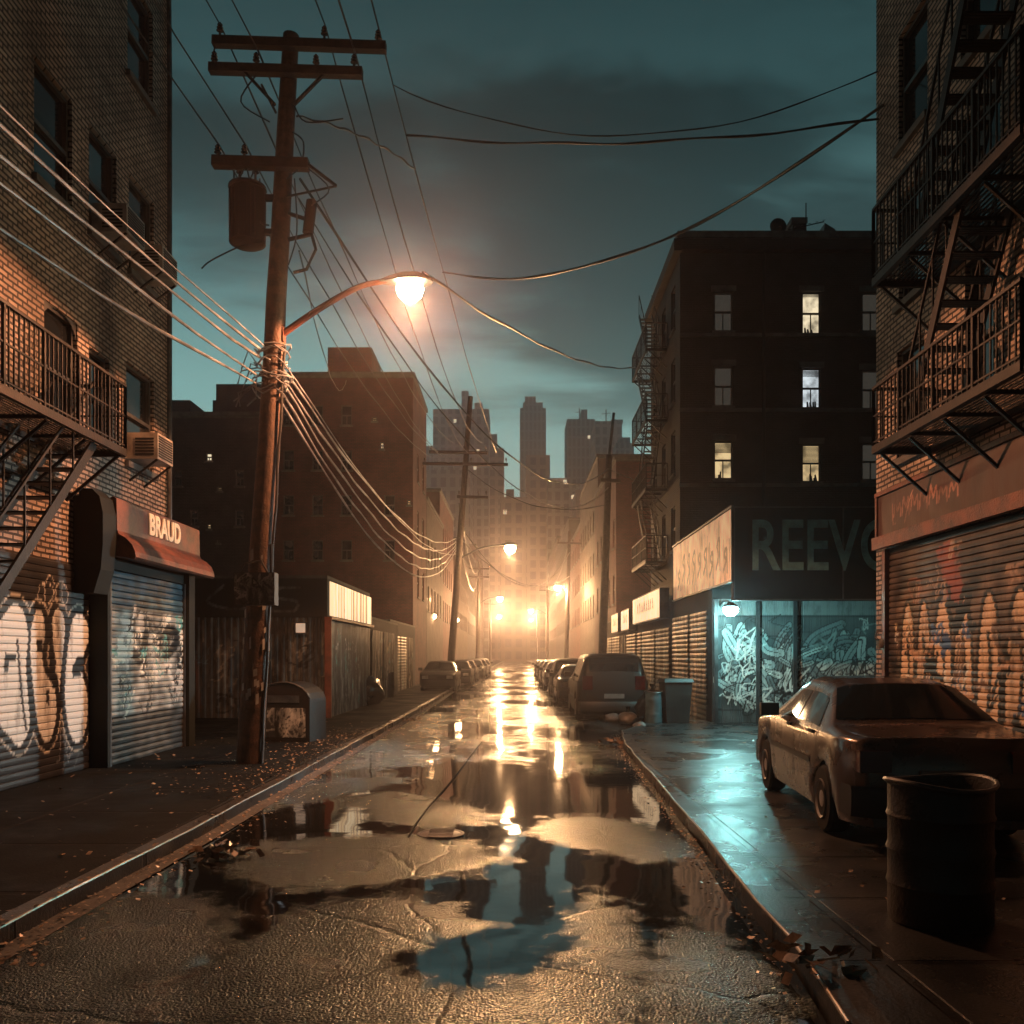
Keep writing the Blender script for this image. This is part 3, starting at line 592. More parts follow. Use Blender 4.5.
def fe_stair(t, xc, wd, ya, za, yb, zb, n=None, rail=True, td=.2):
    s = MB(); n = n or int(abs(zb - za) / .2)
    for sx in (-1, 1):
        s.beam((xc + sx * wd / 2, ya, za), (xc + sx * wd / 2, yb, zb), .035, .13)
        if rail:
            s.beam((xc + sx * wd / 2, ya, za + .8), (xc + sx * wd / 2, yb, zb + .8), .03)
            for k in range(5): q = k / 4; y = ya + (yb - ya) * q; z = za + (zb - za) * q; s.beam((xc + sx * wd / 2, y, z), (xc + sx * wd / 2, y, z + .8), .02)
    for k in range(1, n):
        q = k / n; y = ya + (yb - ya) * q; z = za + (zb - za) * q
        for j in range(4): s.beam((xc - wd / 2, y + (j - 1.5) * td / 4, z), (xc + wd / 2, y + (j - 1.5) * td / 4, z), td / 5, .02)
    mesh_obj('stair', s, m_black, t)
fl = thing('fire_escape', 'black iron fire escape with balcony across the arched window of the tan brick building', 'fire escape')
fe_platform(fl, LX + .02, LX + .85, 8.6, 12.35, 4.52, step=.10)
fe_stair(fl, LX + .45, .55, 11.7, 4.5, 9.5, 2.35)
RX = 5.5
fr = thing('fire_escape', 'black iron fire escape with balconies and steep stairs on the right buff brick wall', 'fire escape')
fe_platform(fr, RX - .02, RX - .82, 8.3, 11.75, 4.42, railh=.80)
fe_platform(fr, RX - .02, RX - .82, 8.3, 11.75, 6.60, railh=.95)
fe_stair(fr, RX - .42, .55, 11.0, 4.45, 9.7, 6.6, td=.2)
fe_stair(fr, RX - .42, .55, 10.8, 6.65, 9.6, 8.85, td=.2)
fd = thing('fire_escape', 'tall stack of iron fire escape landings on the street side of the dark tenement', 'fire escape')
for z in (5.1, 7.7, 10.2, 12.75): fe_platform(fd, 5.48, 4.72, 32.4, 36.2, z, railh=.95, step=.16)
for i, z in enumerate((5.1, 7.7, 10.2)): fe_stair(fd, 5.1, .5, 35.6 if i % 2 else 33, z, 33 if i % 2 else 35.6, z + 2.55)
fe_stair(fd, 5.1, .5, 33, 12.8, 35.2, 15.0)

# ------------------------------------------------------------ RIGHT NEAR BUILDING
rb = thing('brick_building', 'buff brick tenement at right with rusty shop sign and graffitied roller shutter', 'building', (RX, 10, 0))
Pr = fmap((0, -10, 0), (0, 1, 0), (1, 0, 0))
winr = [(12.1, 4.55, 12.95, 6.1), (10.35, 4.6, 11.0, 6.5), (8.4, 4.6, 9.6, 6.3), (12.0, 6.75, 12.9, 8.3), (10.2, 6.75, 11.1, 8.3), (8.4, 6.75, 9.6, 8.3), (12, 9.0, 12.9, 10.6), (10.2, 9.0, 11.1, 10.6)]
w = MB(); holes_wall(w, Pr, 2, 13.7, 0, 15, winr, depth=.2, flip=True)
w.add([(0, 3.7, 0), (9, 3.7, 0), (9, 3.7, 15), (0, 3.7, 15)], [(3, 2, 1, 0)]); w.add([(0, -8, 0), (9, -8, 0), (9, -8, 15), (0, -8, 15)], [(0, 1, 2, 3)]); w.box(0, 9, -8, 3.7, 15.001, 15.2)
mesh_obj('wall', w, m_brickR, rb)
for r in winr: window(rb, Pr, r, m_glass)
sg = MB(); sg.box(-.12, -.002, -6, 3.34, 3.40, 4.12); mesh_obj('sign_board', sg, m_rust, rb)
sg = MB(); sg.box(-.20, -.122, -6, 3.38, 3.30, 3.48); sg.box(-.16, -.122, -6, 3.38, 4.08, 4.14); sg.box(-.15, -.122, 3.32, 3.38, 3.481, 4.079); mesh_obj('sign_trim', sg, m_rust, rb)
def paint_scr(c):
    c.noise(.9, .3, 6); r = random.Random(3); u = .55
    for k in range(7):                                      # sprayed scrawl, tall slanted strokes
        hgt = r.uniform(.16, .28); c.stroke([(u, .22), (u + .05, .22 + hgt), (u + .12, .30), (u + .20, .22 + hgt * .9), (u + .22, .2)], .035, (.42, .20, .15)); u += .27
    c.stroke([(.9, .1), (1.0, .3), (1.15, .5)], .03, (.55, .30, .22)); c.stroke([(.5, .4), (.52, .15), (.6, .12)], .03, (.45, .2, .15))
panel('sign_face', lambda u, v, d: Vector((-.128 - d, 3.31 - u, v + 3.482)), 5.5, .595, paint_scr, m_signR, rb, du=.02, dv=.02, base=(.075, .05, .045))
def paint_r(c):
    r = random.Random(21)
    c.mask((c.V > .2) & (c.V < 2.55) & (c.U > .25), (.17, .12, .09)); c.noise(.8, .5, 9)
    for (u, wd) in ((.62, .22), (1.10, .20), (1.62, .26), (2.15, .24), (2.75, .26), (3.4, .3), (4.1, .3)):      # tall bubble letters, pale with dark gaps
        L_ = cr([(u - wd, .5), (u - wd * .9, 1.5), (u - wd * .5, 2.15), (u, 2.35), (u + wd * .6, 2.1), (u + wd * .8, 1.5), (u + wd * .7, .6), (u, .35), (u - wd, .5)], 5)
        c.stroke(L_, .13, DK, False); c.poly(L_, (.72, .54, .38)); c.stroke([(u - .02, 1.0), (u + .04, 1.5), (u - .02, 1.9)], .07, DK)
    c.poly([(1.45, 3.0), (1.85, 3.1), (2.15, 2.5), (2.2, 2.1), (1.8, 2.3)], (.28, .075, .05))
    tags(c, r, 46, (.1, 4.6, .2, 2.5), [WH, DK, DK, (.6, .4, .28), DK, BL, (.2, .14, .11)], (.025, .10), (.25, .7)); tags(c, r, 26, (.0, .7, .1, 2.2), [CRM, WH, DK], (.012, .03), (.12, .3)); tags(c, r, 10, (.2, 4, 2.4, 3.0), [(.4, .28, .2), (.3, .14, .1)], (.02, .05), (.2, .4))
panel('roller_shutter', lambda u, v, d: Vector((-.03 - d, 3.09 - u, v + PZ)), 5.8, 3.18, paint_r, m_shutG, rb, du=.02, slat=.085, amp=.024, base=(.075, .058, .05))
jb = MB(); jb.box(-.12, -.002, 3.10, 3.20, PZ, 3.295); mesh_obj('door_jamb', jb, m_rust, rb)
hk = MB(); hk.tube([(-.13, 3.15, 2.1), (-.21, 3.15, 2.1), (-.23, 3.15, 2.0), (-.17, 3.15, 1.95)], .02); hk.box(-.20, -.125, 3.11, 3.19, 1.85, 1.98); mesh_obj('lock', hk, m_chrome, rb)

# ------------------------------------------------------------ CORNER SHOP with the big lettering, and the row behind it
SX = 4.8
cs, Pcf, Pcs, ox, oy = block('corner_shop', 'single-storey corner shop with big REEVO lettering and teal-lit graffitied front', m_dpanel, SX, 14, 21.9, 27.4, 4.9, parapet=False, cat='shop')
pn_ = MB(); pn_.box(SX - ox, 12 - ox, 19.8 - oy, 20.0 - oy, 2.95, 5.03); pn_.box(SX - ox, SX + .1 - ox, 20.001 - oy, 21.9 - oy, 3.36, 5.03); pn_.box(SX + .1 - ox, 12 - ox, 20.001 - oy, 21.9 - oy, 4.93, 5.0); mesh_obj('fascia', pn_, m_panel, cs)
for xx in (SX + .004, SX + 2.4, SX + 4.8): q_ = MB(); q_.box(xx - ox, xx + .035 - ox, 19.79 - oy, 19.798 - oy, 2.96, 5.02); mesh_obj('fascia_seam', q_, m_steel, cs)
for zz in (2.95, 4.99): q_ = MB(); q_.box(SX + .04 - ox, 12 - ox, 19.782 - oy, 19.797 - oy, zz, zz + .035); mesh_obj('fascia_trim', q_, m_steel, cs)
text_obj('sign_lettering', 'REEVO', 3.22, 1.14, .02, m_teal, cs, (5.22 - ox, 19.786 - oy, 3.60), (R(90), 0, 0), .012)
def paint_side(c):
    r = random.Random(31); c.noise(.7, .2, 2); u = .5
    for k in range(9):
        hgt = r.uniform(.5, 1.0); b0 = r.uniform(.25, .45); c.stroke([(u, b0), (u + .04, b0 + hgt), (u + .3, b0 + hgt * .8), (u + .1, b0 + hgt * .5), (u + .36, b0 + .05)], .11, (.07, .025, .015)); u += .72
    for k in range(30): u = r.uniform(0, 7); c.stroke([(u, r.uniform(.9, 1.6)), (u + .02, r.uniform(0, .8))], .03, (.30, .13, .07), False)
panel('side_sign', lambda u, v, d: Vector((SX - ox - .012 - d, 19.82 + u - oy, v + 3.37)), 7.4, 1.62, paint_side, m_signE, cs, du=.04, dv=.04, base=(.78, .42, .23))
fr_ = MB()
for z in (3.36, 5.0): fr_.box(SX - ox - .05, SX - ox - .001, 19.8 - oy, 27.25 - oy, z, z + .045)
fr_.box(SX - ox - .05, SX - ox - .001, 19.76 - oy, 19.81 - oy, 3.36, 5.04)
mesh_obj('sign_frame', fr_, m_steel, cs)
def paint_teal(c):
    r = random.Random(77); c.noise(.6, .3, 12)
    c.mask(c.V > 2.6, (.26, .30, .30)); c.mask((c.V > 2.57) & (c.V < 2.6), DK)
    for k in range(80):                                 # interlaced curved leaf-like sweeps
        u, v_ = r.uniform(.3, 4.6), r.uniform(.5, 1.9); a = r.uniform(0, 3.1); s_ = r.uniform(.3, .75); dx, dy = math.cos(a), math.sin(a)
        p = [(u - dx * s_, v_ - dy * s_), (u - dy * s_ * .35, v_ + dx * s_ * .35), (u + dx * s_, v_ + dy * s_)]
        w0 = r.uniform(.09, .22); c.stroke(p, w0 + .05, DK); c.stroke(p, w0, r.choice([(.34, .44, .44), (.60, .70, .68), (.16, .22, .23)])); c.stroke(p, .02, DK)
    tags(c, r, 50, (.1, 4.8, .2, 2.4), [(.6, .66, .64), DK, (.25, .34, .34), DK, DK], (.02, .05), (.3, .8)); tags(c, r, 12, (.1, 1.0, .4, 1.9), [WH, (.5, .6, .6)], (.015, .03), (.2, .45))
panel('graffiti_front', lambda u, v, d: Vector((SX + .02 + u - ox, 21.885 - d - oy, v + PZ)), 6.8, 3.0, paint_teal, m_shutG, cs, vert=.055, amp=.008, dv=.025, base=(.055, .075, .08))
for x in (SX + .03, SX + 1.05, SX + 1.95, SX + 4.3): ps_ = MB(); ps_.box(x - ox, x + .09 - ox, 21.80 - oy, 21.86 - oy, PZ, 3.1); mesh_obj('post', ps_, m_steel, cs)
def paint_orange(seed, cols):
    def f(c):
        r = random.Random(seed); c.noise(.8, .35, seed); tags(c, r, 22, (.1, 4.8, .2, 2.2), cols, (.03, .09), (.3, .8))
    return f
panel('roller_shutter', lambda u, v, d: Vector((SX - ox - .03 - d, 22.3 + u - oy, v + PZ)), 2.1, 2.75, paint_orange(4, [WH, DK, CRM, DK]), m_shut, cs, du=.04, slat=.13, amp=.03, base=(.50, .40, .30))
panel('roller_shutter', lambda u, v, d: Vector((SX - ox - .03 - d, 24.7 + u - oy, v + PZ)), 2.4, 2.75, paint_orange(14, [WH, DK, CRM, DK]), m_shut, cs, du=.04, slat=.13, amp=.03, base=(.50, .40, .30))
# teal-white lamp under the fascia
tl = thing('wall_lamp', 'teal-white bulkhead lamp glaring under the corner of the REEVO fascia', 'lamp', (4.96, 20.7, 2.84))
b = MB(); b.tube([(.02, 1.15, .12), (.0, .7, .2), (0, .25, .16), (0, .08, .09)], .025, 8); b.lathe([(.03, .14), (.09, .10), (.17, .04), (.18, .02), (.02, .03)], n=16); mesh_obj('bracket', b, m_steel, tl)
b = MB(); b.lathe([(.01, -.20), (.10, -.18), (.17, -.10), (.18, -.02), (.13, .02)], n=16); mesh_obj('bulb', b, glow('teal_lamp', (.55, 1, .98), 60), tl)
def lamp(name, kind, power, col, loc, parent, radius=.1, size=None, blend=.15):
    l = bpy.data.lights.new(name, kind); l.energy = power; l.color = col; l.shadow_soft_size = radius
    if kind == 'SPOT': l.spot_size = R(size); l.spot_blend = blend
    o = bpy.data.objects.new(name, l); COL.objects.link(o); o.parent = parent; o.location = loc; return o
lamp('bulb_light', 'POINT', P_CYAN, CYAN, (-.05, -.05, -.2), tl, .12)
fo = lamp('added_fill_spot', 'SPOT', P_FILL, (.78, .96, .96), (-.12, -.1, -.12), tl, .1, 44, .7)        # added spot, no separate fitting, brightens graffiti and shutter across the street
fo.rotation_euler = (Vector((-6.3, 12.9, 1.3)) - Vector((4.9, 20.85, 2.8))).to_track_quat('-Z', 'Y').to_euler()

def shop(y0, y1, h, seed, side='R', x=SX, signs=(), depthx=9, label='', shut=None):
    xa, xb = (x, x + depthx) if side == 'R' else (x - depthx, x)
    b, Pf, Ps, ox, oy = block('shop_unit', label, m_dpanel, xa, xb, y0, y1, h, parapet=False, sideat='west' if side == 'R' else 'east', cat='shop')
    s = -1 if side == 'R' else 1; bx = x - ox
    y = y0 + .3; r = random.Random(seed)
    while y < y1 - 1.2:
        wd = min(r.uniform(1.9, 3.0), y1 - y - .3); vs = r.random() < .4
        panel('roller_shutter', (lambda u, v, d, y=y: Vector((bx + s * (.03 + d), y + u - oy, v + PZ))), wd, 2.5, paint_orange(r.randint(0, 999), [WH, DK, CRM, TE]), m_shut, b, du=.06, slat=0 if vs else .14, vert=.16 if vs else 0, amp=.03, dv=.05, base=r.choice([(.42, .33, .26), (.3, .26, .22), (.22, .24, .24)]))
        y += wd + .35
    for (s0, s1, z0, z1, mt, base) in signs:
        q = MB(); X0, X1 = sorted((bx + s * .004, bx + s * .30)); q.box(X0, X1, s0 - oy, s1 - oy, z0, z1); so = mesh_obj('sign_box', q, m_steel, b)
        def pf(c, seed=seed, w=s1 - s0, hh=z1 - z0):
            rr = random.Random(seed * 3 + int(w * 10)); c.noise(.9, .12, seed); u = .2 * w
            while u < w * .8:
                c.stroke([(u, hh * .35), (u + rr.uniform(0, .1), hh * .68), (u + .18, hh * rr.uniform(.35, .65)), (u + .22, hh * .36)], .07 * hh / .9 + .02, (.05, .03, .02)); u += rr.uniform(.33, .5)
        panel('sign_face', (lambda u, v, d: Vector((bx + s * (.305 + d), s0 + .04 + u - oy, z0 + .04 + v))), s1 - s0 - .08, z1 - z0 - .08, pf, mt, so, du=.04, dv=.04, base=base)
    return b
shop(27.45, 35.2, 3.5, 5, signs=[(28.0, 34.4, 2.90, 3.85, m_signS, (.85, .62, .38))], label='low shop with a lit cream name sign, between corner shop and dark tenement steps')
shop(35.25, 48, 3.4, 6, signs=[(35.6, 38.2, 2.75, 3.6, m_signS, (.8, .62, .42)), (39.4, 42, 2.75, 3.6, m_signS, (.85, .6, .36))], label='low shop with two small glowing box signs on the right side')
# left low shop: dark fascia with faint scrawl towards us, glowing sign on the street side
ls, Plf, Pls, ox, oy = block('low_shop', 'low dark shop across the vacant gap at left with scrawled fascia and glowing side sign', m_dpanel, -15, -4.9, 23.5, 30.4, 3.75, parapet=False, sideat='east', cat='shop')
def paint_fas(c):
    c.noise(.5, .2, 8)
    k = (.20, .22, .22)
    for s in ([(3.4, .2), (3.1, .45), (3.5, .8), (3.9, .5), (3.5, .25), (3.4, .2)], [(4.2, .15), (4.4, .8), (4.6, .4), (4.9, .8)], [(8.0, .8), (8.25, .15), (8.5, .8)], [(9.4, .75), (8.8, .72), (8.75, .5), (9.3, .4), (9.25, .15), (8.7, .15)], [(7.4, .8), (7.0, .4), (7.6, .2), (8.2, .25)]): c.stroke(s, .07, k)
panel('fascia', lambda u, v, d: Vector((-15 + u - ox, 23.42 - d - oy, v + 2.75)), 10.1, .98, paint_fas, m_shutT, ls, du=.04, dv=.03, base=(.022, .026, .027))
def paint_lw(c):
    r = random.Random(15); c.noise(.9, .4, 7)
    for k in range(60):
        u = r.uniform(6.2, 10); c.stroke([(u, r.uniform(1.2, 2.6)), (u + r.uniform(-.05, .05), r.uniform(.1, 1.3))], r.uniform(.03, .1), r.choice([(.28, .30, .30), (.16, .19, .21), (.36, .36, .33), (.05, .10, .16), (.14, .09, .07)]), False)
    tags(c, r, 26, (.5, 9.8, .3, 2.2), [(.30, .32, .32), DK, (.12, .2, .26), (.38, .36, .32)], (.02, .06), (.3, .8))
panel('graffiti_front', lambda u, v, d: Vector((-15 + u - ox, 23.485 - d - oy, v + PZ)), 10.08, 2.62, paint_lw, m_shutT, ls, vert=.17, amp=.03, dv=.03, base=(.085, .09, .09))
panel('side_shutter', lambda u, v, d: Vector((-4.9 - ox + .02 + d, 23.7 + u - oy, v + PZ)), 6.4, 2.55, paint_orange(44, [WH, DK, TE, (.3, .35, .35)]), m_shut, ls, vert=.16, amp=.03, dv=.03, base=(.16, .18, .18))
def paint_ls(c):
    r = random.Random(2)
    for k in range(26): u = r.uniform(0, 6.4); c.stroke([(u, 0), (u, .85)], r.uniform(.05, .22), r.choice([(.35, .18, .08), (.9, .75, .5), (.12, .06, .04), (.95, .85, .62)]), False)
panel('side_sign', lambda u, v, d: Vector((-4.9 - ox + .06 + d, 23.5 + u - oy, v + 2.78)), 6.8, .9, paint_ls, m_signS, ls, du=.035, dv=.06, base=(.80, .60, .36))
cp = MB(); cp.box(-4.95 - ox, -4.78 - ox, 23.40 - oy, 23.48 - oy, PZ, 2.74); cp.box(-4.95 - ox, -4.76 - ox, 23.38 - oy, 30.4 - oy, 2.68, 2.745); mesh_obj('post', cp, m_rust, ls)
lt = thing('wall_lamp', 'small square white wall light on the low shop left of its corner post', 'lamp', (-5.55, 23.3, 2.45)); b = MB(); b.box(-.16, .16, 0, .08, -.16, .16); mesh_obj('housing', b, m_steel, lt); b = MB(); b.box(-.12, .12, -.02, -.001, -.12, .12); mesh_obj('lens', b, glow('small_white', (1, .86, .66), .35), lt)
shop(30.6, 38, 3.0, 9, 'L', -4.95, label='low corrugated shop unit just beyond the glowing striped sign')
shop(38.2, 47.8, 3.2, 10, 'L', -5.3, label='low shop unit under the red brick tenement behind the parked cars')

# ------------------------------------------------------------ dark tenement, right
def fx(px, z): return (px - CX) * z / F
def fz(py, z): return CH + (HY - py) * z / F
Z0 = 30.0
wn = []
for px, rows in ((714, ((292, 331, m_glassdim, 0), (366, 406, m_glassdim, 0), (441, 479, m_lit3, .55))), (802, ((292, 334, m_lit1, .15), (368, 408, m_lit2, .3), (444, 482, m_lit3, .9))), (862, ((292, 331, m_glassdim, 0), (370, 409, m_glassdim, 0), (443, 480, m_glassdim, 0))), (950, ((292, 331, m_glass, 0), (370, 409, m_glass, 0), (443, 480, m_glass, 0)))):
    for (a, c, mt, bl) in rows: wn.append((fx(px, Z0), fz(c, Z0), fx(px + 19, Z0), fz(a, Z0), mt, bl))
sw = []
for y in (30.9, 32.9, 34.9):
    for z in (5.4, 8.0, 10.5, 13.0): sw.append((y, z, y + .8, z + 1.5, m_glass, 0))
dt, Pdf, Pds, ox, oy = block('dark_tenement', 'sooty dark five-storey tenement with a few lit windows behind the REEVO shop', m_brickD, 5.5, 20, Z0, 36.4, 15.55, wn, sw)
co = MB(); co.box(-.35, .001, 0, 0, 0, 0)
co = MB(); co.box(5.25 - ox, 5.498 - ox, Z0 - .3 - oy, 36.4 - oy, 15.1, 15.5); co.box(5.4 - ox, 20 - ox, Z0 - .3 - oy, Z0 - .003 - oy, 15.15, 15.5); mesh_obj('cornice', co, m_brickD, dt)
for zz in (4.9, 7.35, 9.85, 12.35): q_ = MB(); q_.box(5.47 - ox, 20 - ox, Z0 - .06 - oy, Z0 - .002 - oy, zz, zz + .12); mesh_obj('belt_course', q_, m_conc, dt)
q_ = MB(); q_.tube([(fx(763, Z0) - ox, Z0 - .1 - oy, z_) for z_ in (4.9, 9, 12, 15.1)], .06, 8); mesh_obj('downpipe', q_, m_trans, dt)
for u0, v0, u1, v1, *_ in wn: q_ = MB(); q_.box(u0 - .1 - ox, u1 + .1 - ox, Z0 - .05 - oy, Z0 - .003 - oy, v1 + .01, v1 + .2); mesh_obj('lintel', q_, m_conc, dt)
# roof clutter
def roof_item(name, label, cat, px0, px1, pyt, z, build): t = thing(name, label, cat, (fx((px0 + px1) / 2, z), z, 15.63)); build(t, (px1 - px0) * z / F, fz(pyt, z) - 15.63); return t
def chim(t, w, h): b = MB(); b.box(-w / 2, w / 2, -.3, .3, 0, h * .85); mesh_obj('stack', b, m_brickD, t); b = MB(); b.box(-w / 2 - .05, w / 2 + .05, -.35, .35, h * .85, h); mesh_obj('cap', b, m_conc, t)
roof_item('chimney', 'square brick chimney on the dark tenement roof beside the satellite dish', 'chimney', 790, 803, 222, 31.5, chim)
def vent(t, w, h): b = MB(); b.add([(-w / 2, -.3, 0), (w / 2, -.3, 0), (w / 2, .3, 0), (-w / 2, .3, 0), (-w * .25, -.3, h), (w * .4, -.3, h * .8), (w * .4, .3, h * .8), (-w * .25, .3, h)], [(0, 1, 5, 4), (3, 7, 6, 2), (0, 4, 7, 3), (1, 2, 6, 5), (4, 5, 6, 7), (0, 3, 2, 1)]); mesh_obj('hood', b, m_steel, t); b = MB(); b.box(-w / 2 - .04, w / 2 + .04, -.34, .34, 0, .1); mesh_obj('kerb_base', b, m_conc, t)
roof_item('roof_vent', 'slanted roof vent hood at the right of the dark tenement roof', 'vent', 818, 834, 227, 31.5, vent)
def dish(t, w, h):
    b = MB(); b.tube([(0, 0, 0), (0, 0, h * .6)], .03); b.tube([(-.2, 0, 0), (0, 0, .35)], .02); mesh_obj('mast', b, m_black, t)
    b = MB(); b.lathe([(.01, .10), (.12, .08), (.22, .03), (.28, -.04), (.29, -.03), (.23, .05), (.12, .11), (.01, .13)], (0, 0, h * .7), 18, 'Y'); b.tube([(0, .1, h * .7), (.0, -.3, h * .7 - .1)], .014); mesh_obj('reflector', b, m_trans, t)
roof_item('satellite_dish', 'small round satellite dish on the dark tenement roof', 'satellite dish', 772, 784, 216, 31.0, dish)
def ant(t, w, h): b = MB(); b.tube([(0, 0, 0), (0, 0, h)], .02); b.tube([(-w / 2, 0, h * .45), (w / 2, 0, h * .62)], .018); mesh_obj('mast', b, m_black, t); b = MB(); [b.tube([(-w / 2 + w * k / 5, -.12, h * .45 + h * .17 * k / 5), (-w / 2 + w * k / 5, .12, h * .45 + h * .17 * k / 5 + .1)], .01, 4) for k in range(6)]; mesh_obj('element', b, m_black, t)
roof_item('roof_antenna', 'aerial with slanting boom at the right of the dark tenement roof', 'antenna', 788, 824, 203, 31.0, ant)
def rail_(t, w, h): b = MB(); b.beam((-w / 2, 0, 0), (-w / 2, 0, h), .05); b.beam((w / 2, 0, 0), (w / 2, 0, h), .05); b.beam((-w / 2, 0, h), (w / 2, 0, h), .05); mesh_obj('frame', b, m_black, t)
roof_item('roof_hatch_frame', 'low metal hatch frame on the dark tenement roof, left of the dish', 'roof frame', 727, 737, 232, 31.0, rail_)

# ------------------------------------------------------------ far left blocks
def scatter(mat_l, x0, x1, z, spots): return [(fx(a, z), fz(b + hh, z), fx(a + ww, z), fz(b, z), mt, 0) for a, b, ww, hh, mt in spots]
z = 48.0
dark = [(fx(px, z), fz(py + 20, z), fx(px + 11, z), fz(py, z), m_glass, 0) for px in (283, 312, 341, 384) for py in (405, 450, 495, 540) if (px, py) not in ((384, 405), (384, 450))]
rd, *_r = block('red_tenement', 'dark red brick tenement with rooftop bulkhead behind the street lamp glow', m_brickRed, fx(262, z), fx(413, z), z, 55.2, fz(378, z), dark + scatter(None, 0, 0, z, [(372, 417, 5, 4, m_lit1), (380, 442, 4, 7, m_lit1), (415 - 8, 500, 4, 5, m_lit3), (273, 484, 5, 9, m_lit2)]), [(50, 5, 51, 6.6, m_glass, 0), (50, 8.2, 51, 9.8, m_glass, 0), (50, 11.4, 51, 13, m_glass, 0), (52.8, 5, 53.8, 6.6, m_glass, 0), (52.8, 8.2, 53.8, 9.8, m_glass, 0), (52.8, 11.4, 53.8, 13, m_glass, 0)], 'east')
ox, oy = rd.location.x, rd.location.y
q = MB(); q.box(fx(327, z) - ox, fx(371, z) - ox, z + .2 - oy, z + 3.5 - oy, fz(378, z) + .081, fz(346, z)); mesh_obj('bulkhead', q, m_brickRed, rd)
q = MB(); q.box(fx(379, z) - ox, fx(383, z) - ox, z + .6 - oy, z + .9 - oy, fz(378, z) + .081, fz(371, z)); mesh_obj('chimney', q, m_brickRed, rd)
z = 46.0
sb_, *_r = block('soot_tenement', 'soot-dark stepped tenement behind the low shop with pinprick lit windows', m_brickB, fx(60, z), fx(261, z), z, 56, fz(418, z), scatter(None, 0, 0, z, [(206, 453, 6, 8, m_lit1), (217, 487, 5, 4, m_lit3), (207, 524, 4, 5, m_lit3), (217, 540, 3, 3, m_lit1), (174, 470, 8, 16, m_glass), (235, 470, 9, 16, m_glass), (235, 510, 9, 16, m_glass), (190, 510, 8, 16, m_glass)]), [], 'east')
ox, oy = sb_.location.x, sb_.location.y
q = MB(); q.box(fx(216, z) - ox, fx(261, z) - ox - .01, z + .01 - oy, z + 6 - oy, fz(418, z) + .081, fz(384, z)); q.box(fx(210, z) - ox, fx(216, z) - ox - .01, z + .4 - oy, z + 4 - oy, fz(418, z) + .081, fz(398, z)); q.box(fx(100, z) - ox, fx(190, z) - ox, z + .01 - oy, z + 6 - oy, fz(418, z) + .081, fz(400, z)); mesh_obj('upper_storey', q, m_brickB, sb_)

# ------------------------------------------------------------ street walls further down, both sides
def row(name, label, side, x, y0, y1, h, mat, seed, lit=.06):
    r = random.Random(seed); ws = []
    y = y0 + .7
    while y < y1 - 1.2:
        zz = 4.6
        while zz < h - 2.2: ws.append((y, zz, y + .9, zz + 1.6, r.choice([m_lit1, m_lit3]) if r.random() < lit else m_glass, 0)); zz += 3.1
        y += 2.4
    fr = []
    xa, xb = (x, x + 10) if side == 'R' else (x - 10, x)
    return block(name, label, mat, xa, xb, y0, y1, h, fr, ws, 'west' if side == 'R' else 'east')
rows = [('L', -5.6, 57, 70, 11.5, m_brickO, 'brown brick house beyond the red tenement on the left side'), ('L', -5.9, 70.5, 86, 14.5, m_brickRed, 'taller red house in the lamp haze, third from camera on the left street wall'),
        ('L', -5.8, 87, 110, 12.5, m_brickO, 'hazy brown house midway down the left street wall'), ('L', -6.2, 111, 140, 16, m_brickB, 'hazy grey block far down the left street wall'), ('L', -6.2, 142, 175, 19, m_brickO, 'faint tall block at the far end of the left street wall'),
        ('R', 5.5, 49, 62, 12.3, m_brickRed, 'reddish brick house beyond the low shops on the right side'), ('R', 5.8, 63, 80, 15.5, m_brickO, 'brown house with hazy windows, second of the right street wall'), ('R', 6.0, 81, 104, 13.5, m_brickRed, 'hazy red house midway down the right street wall'),
        ('R', 6.3, 105, 138, 17.5, m_brickB, 'hazy grey block far down the right street wall'), ('R', 6.6, 140, 175, 20, m_brickO, 'faint tall block at the far end of the right street wall'), ('R', 8.2, 37.5, 48.2, 12.6, m_brickO, 'narrow brown house tucked behind the dark tenement fire escape')]
for i, (sd, x, a, b_, h, mt, lb_) in enumerate(rows): row('row_house', lb_, sd, x, a, b_, h, mt, 40 + i)

# ------------------------------------------------------------ skyline
def tower_mat(name, c, sx, sz):
    m = bpy.data.materials.new(name); m.use_nodes = True; t = m.node_tree; b = t.nodes['Principled BSDF']
    g = t.nodes.new('ShaderNodeTexCoord'); s = t.nodes.new('ShaderNodeSeparateXYZ'); t.links.new(g.outputs['Object'], s.inputs[0])
    a = N(t, 'ShaderNodeMath', operation='ADD'); t.links.new(s.outputs[0], a.inputs[0]); t.links.new(s.outputs[1], a.inputs[1]); cc = t.nodes.new('ShaderNodeCombineXYZ'); t.links.new(a.outputs[0], cc.inputs[0]); t.links.new(s.outputs[2], cc.inputs[1])
    k = t.nodes.new('ShaderNodeTexBrick'); k.offset = 0; k.inputs['Scale'].default_value = 1; k.inputs['Brick Width'].default_value = sx; k.inputs['Row Height'].default_value = sz; k.inputs['Mortar Size'].default_value = sx * .22
    k.inputs['Color1'].default_value = (c[0] * .35, c[1] * .35, c[2] * .38, 1); k.inputs['Color2'].default_value = (c[0] * .5, c[1] * .5, c[2] * .5, 1); k.inputs['Mortar'].default_value = (*c, 1)
    t.links.new(cc.outputs[0], k.inputs['Vector']); t.links.new(k.outputs['Color'], b.inputs['Base Color']); b.inputs['Roughness'].default_value = .7
    return m
tm = [tower_mat('tower_stone', (.20, .20, .21), 2.4, 3.4), tower_mat('tower_glass', (.13, .15, .17), 1.6, 3.6), tower_mat('tower_brick', (.22, .16, .14), 2.8, 3.3)]
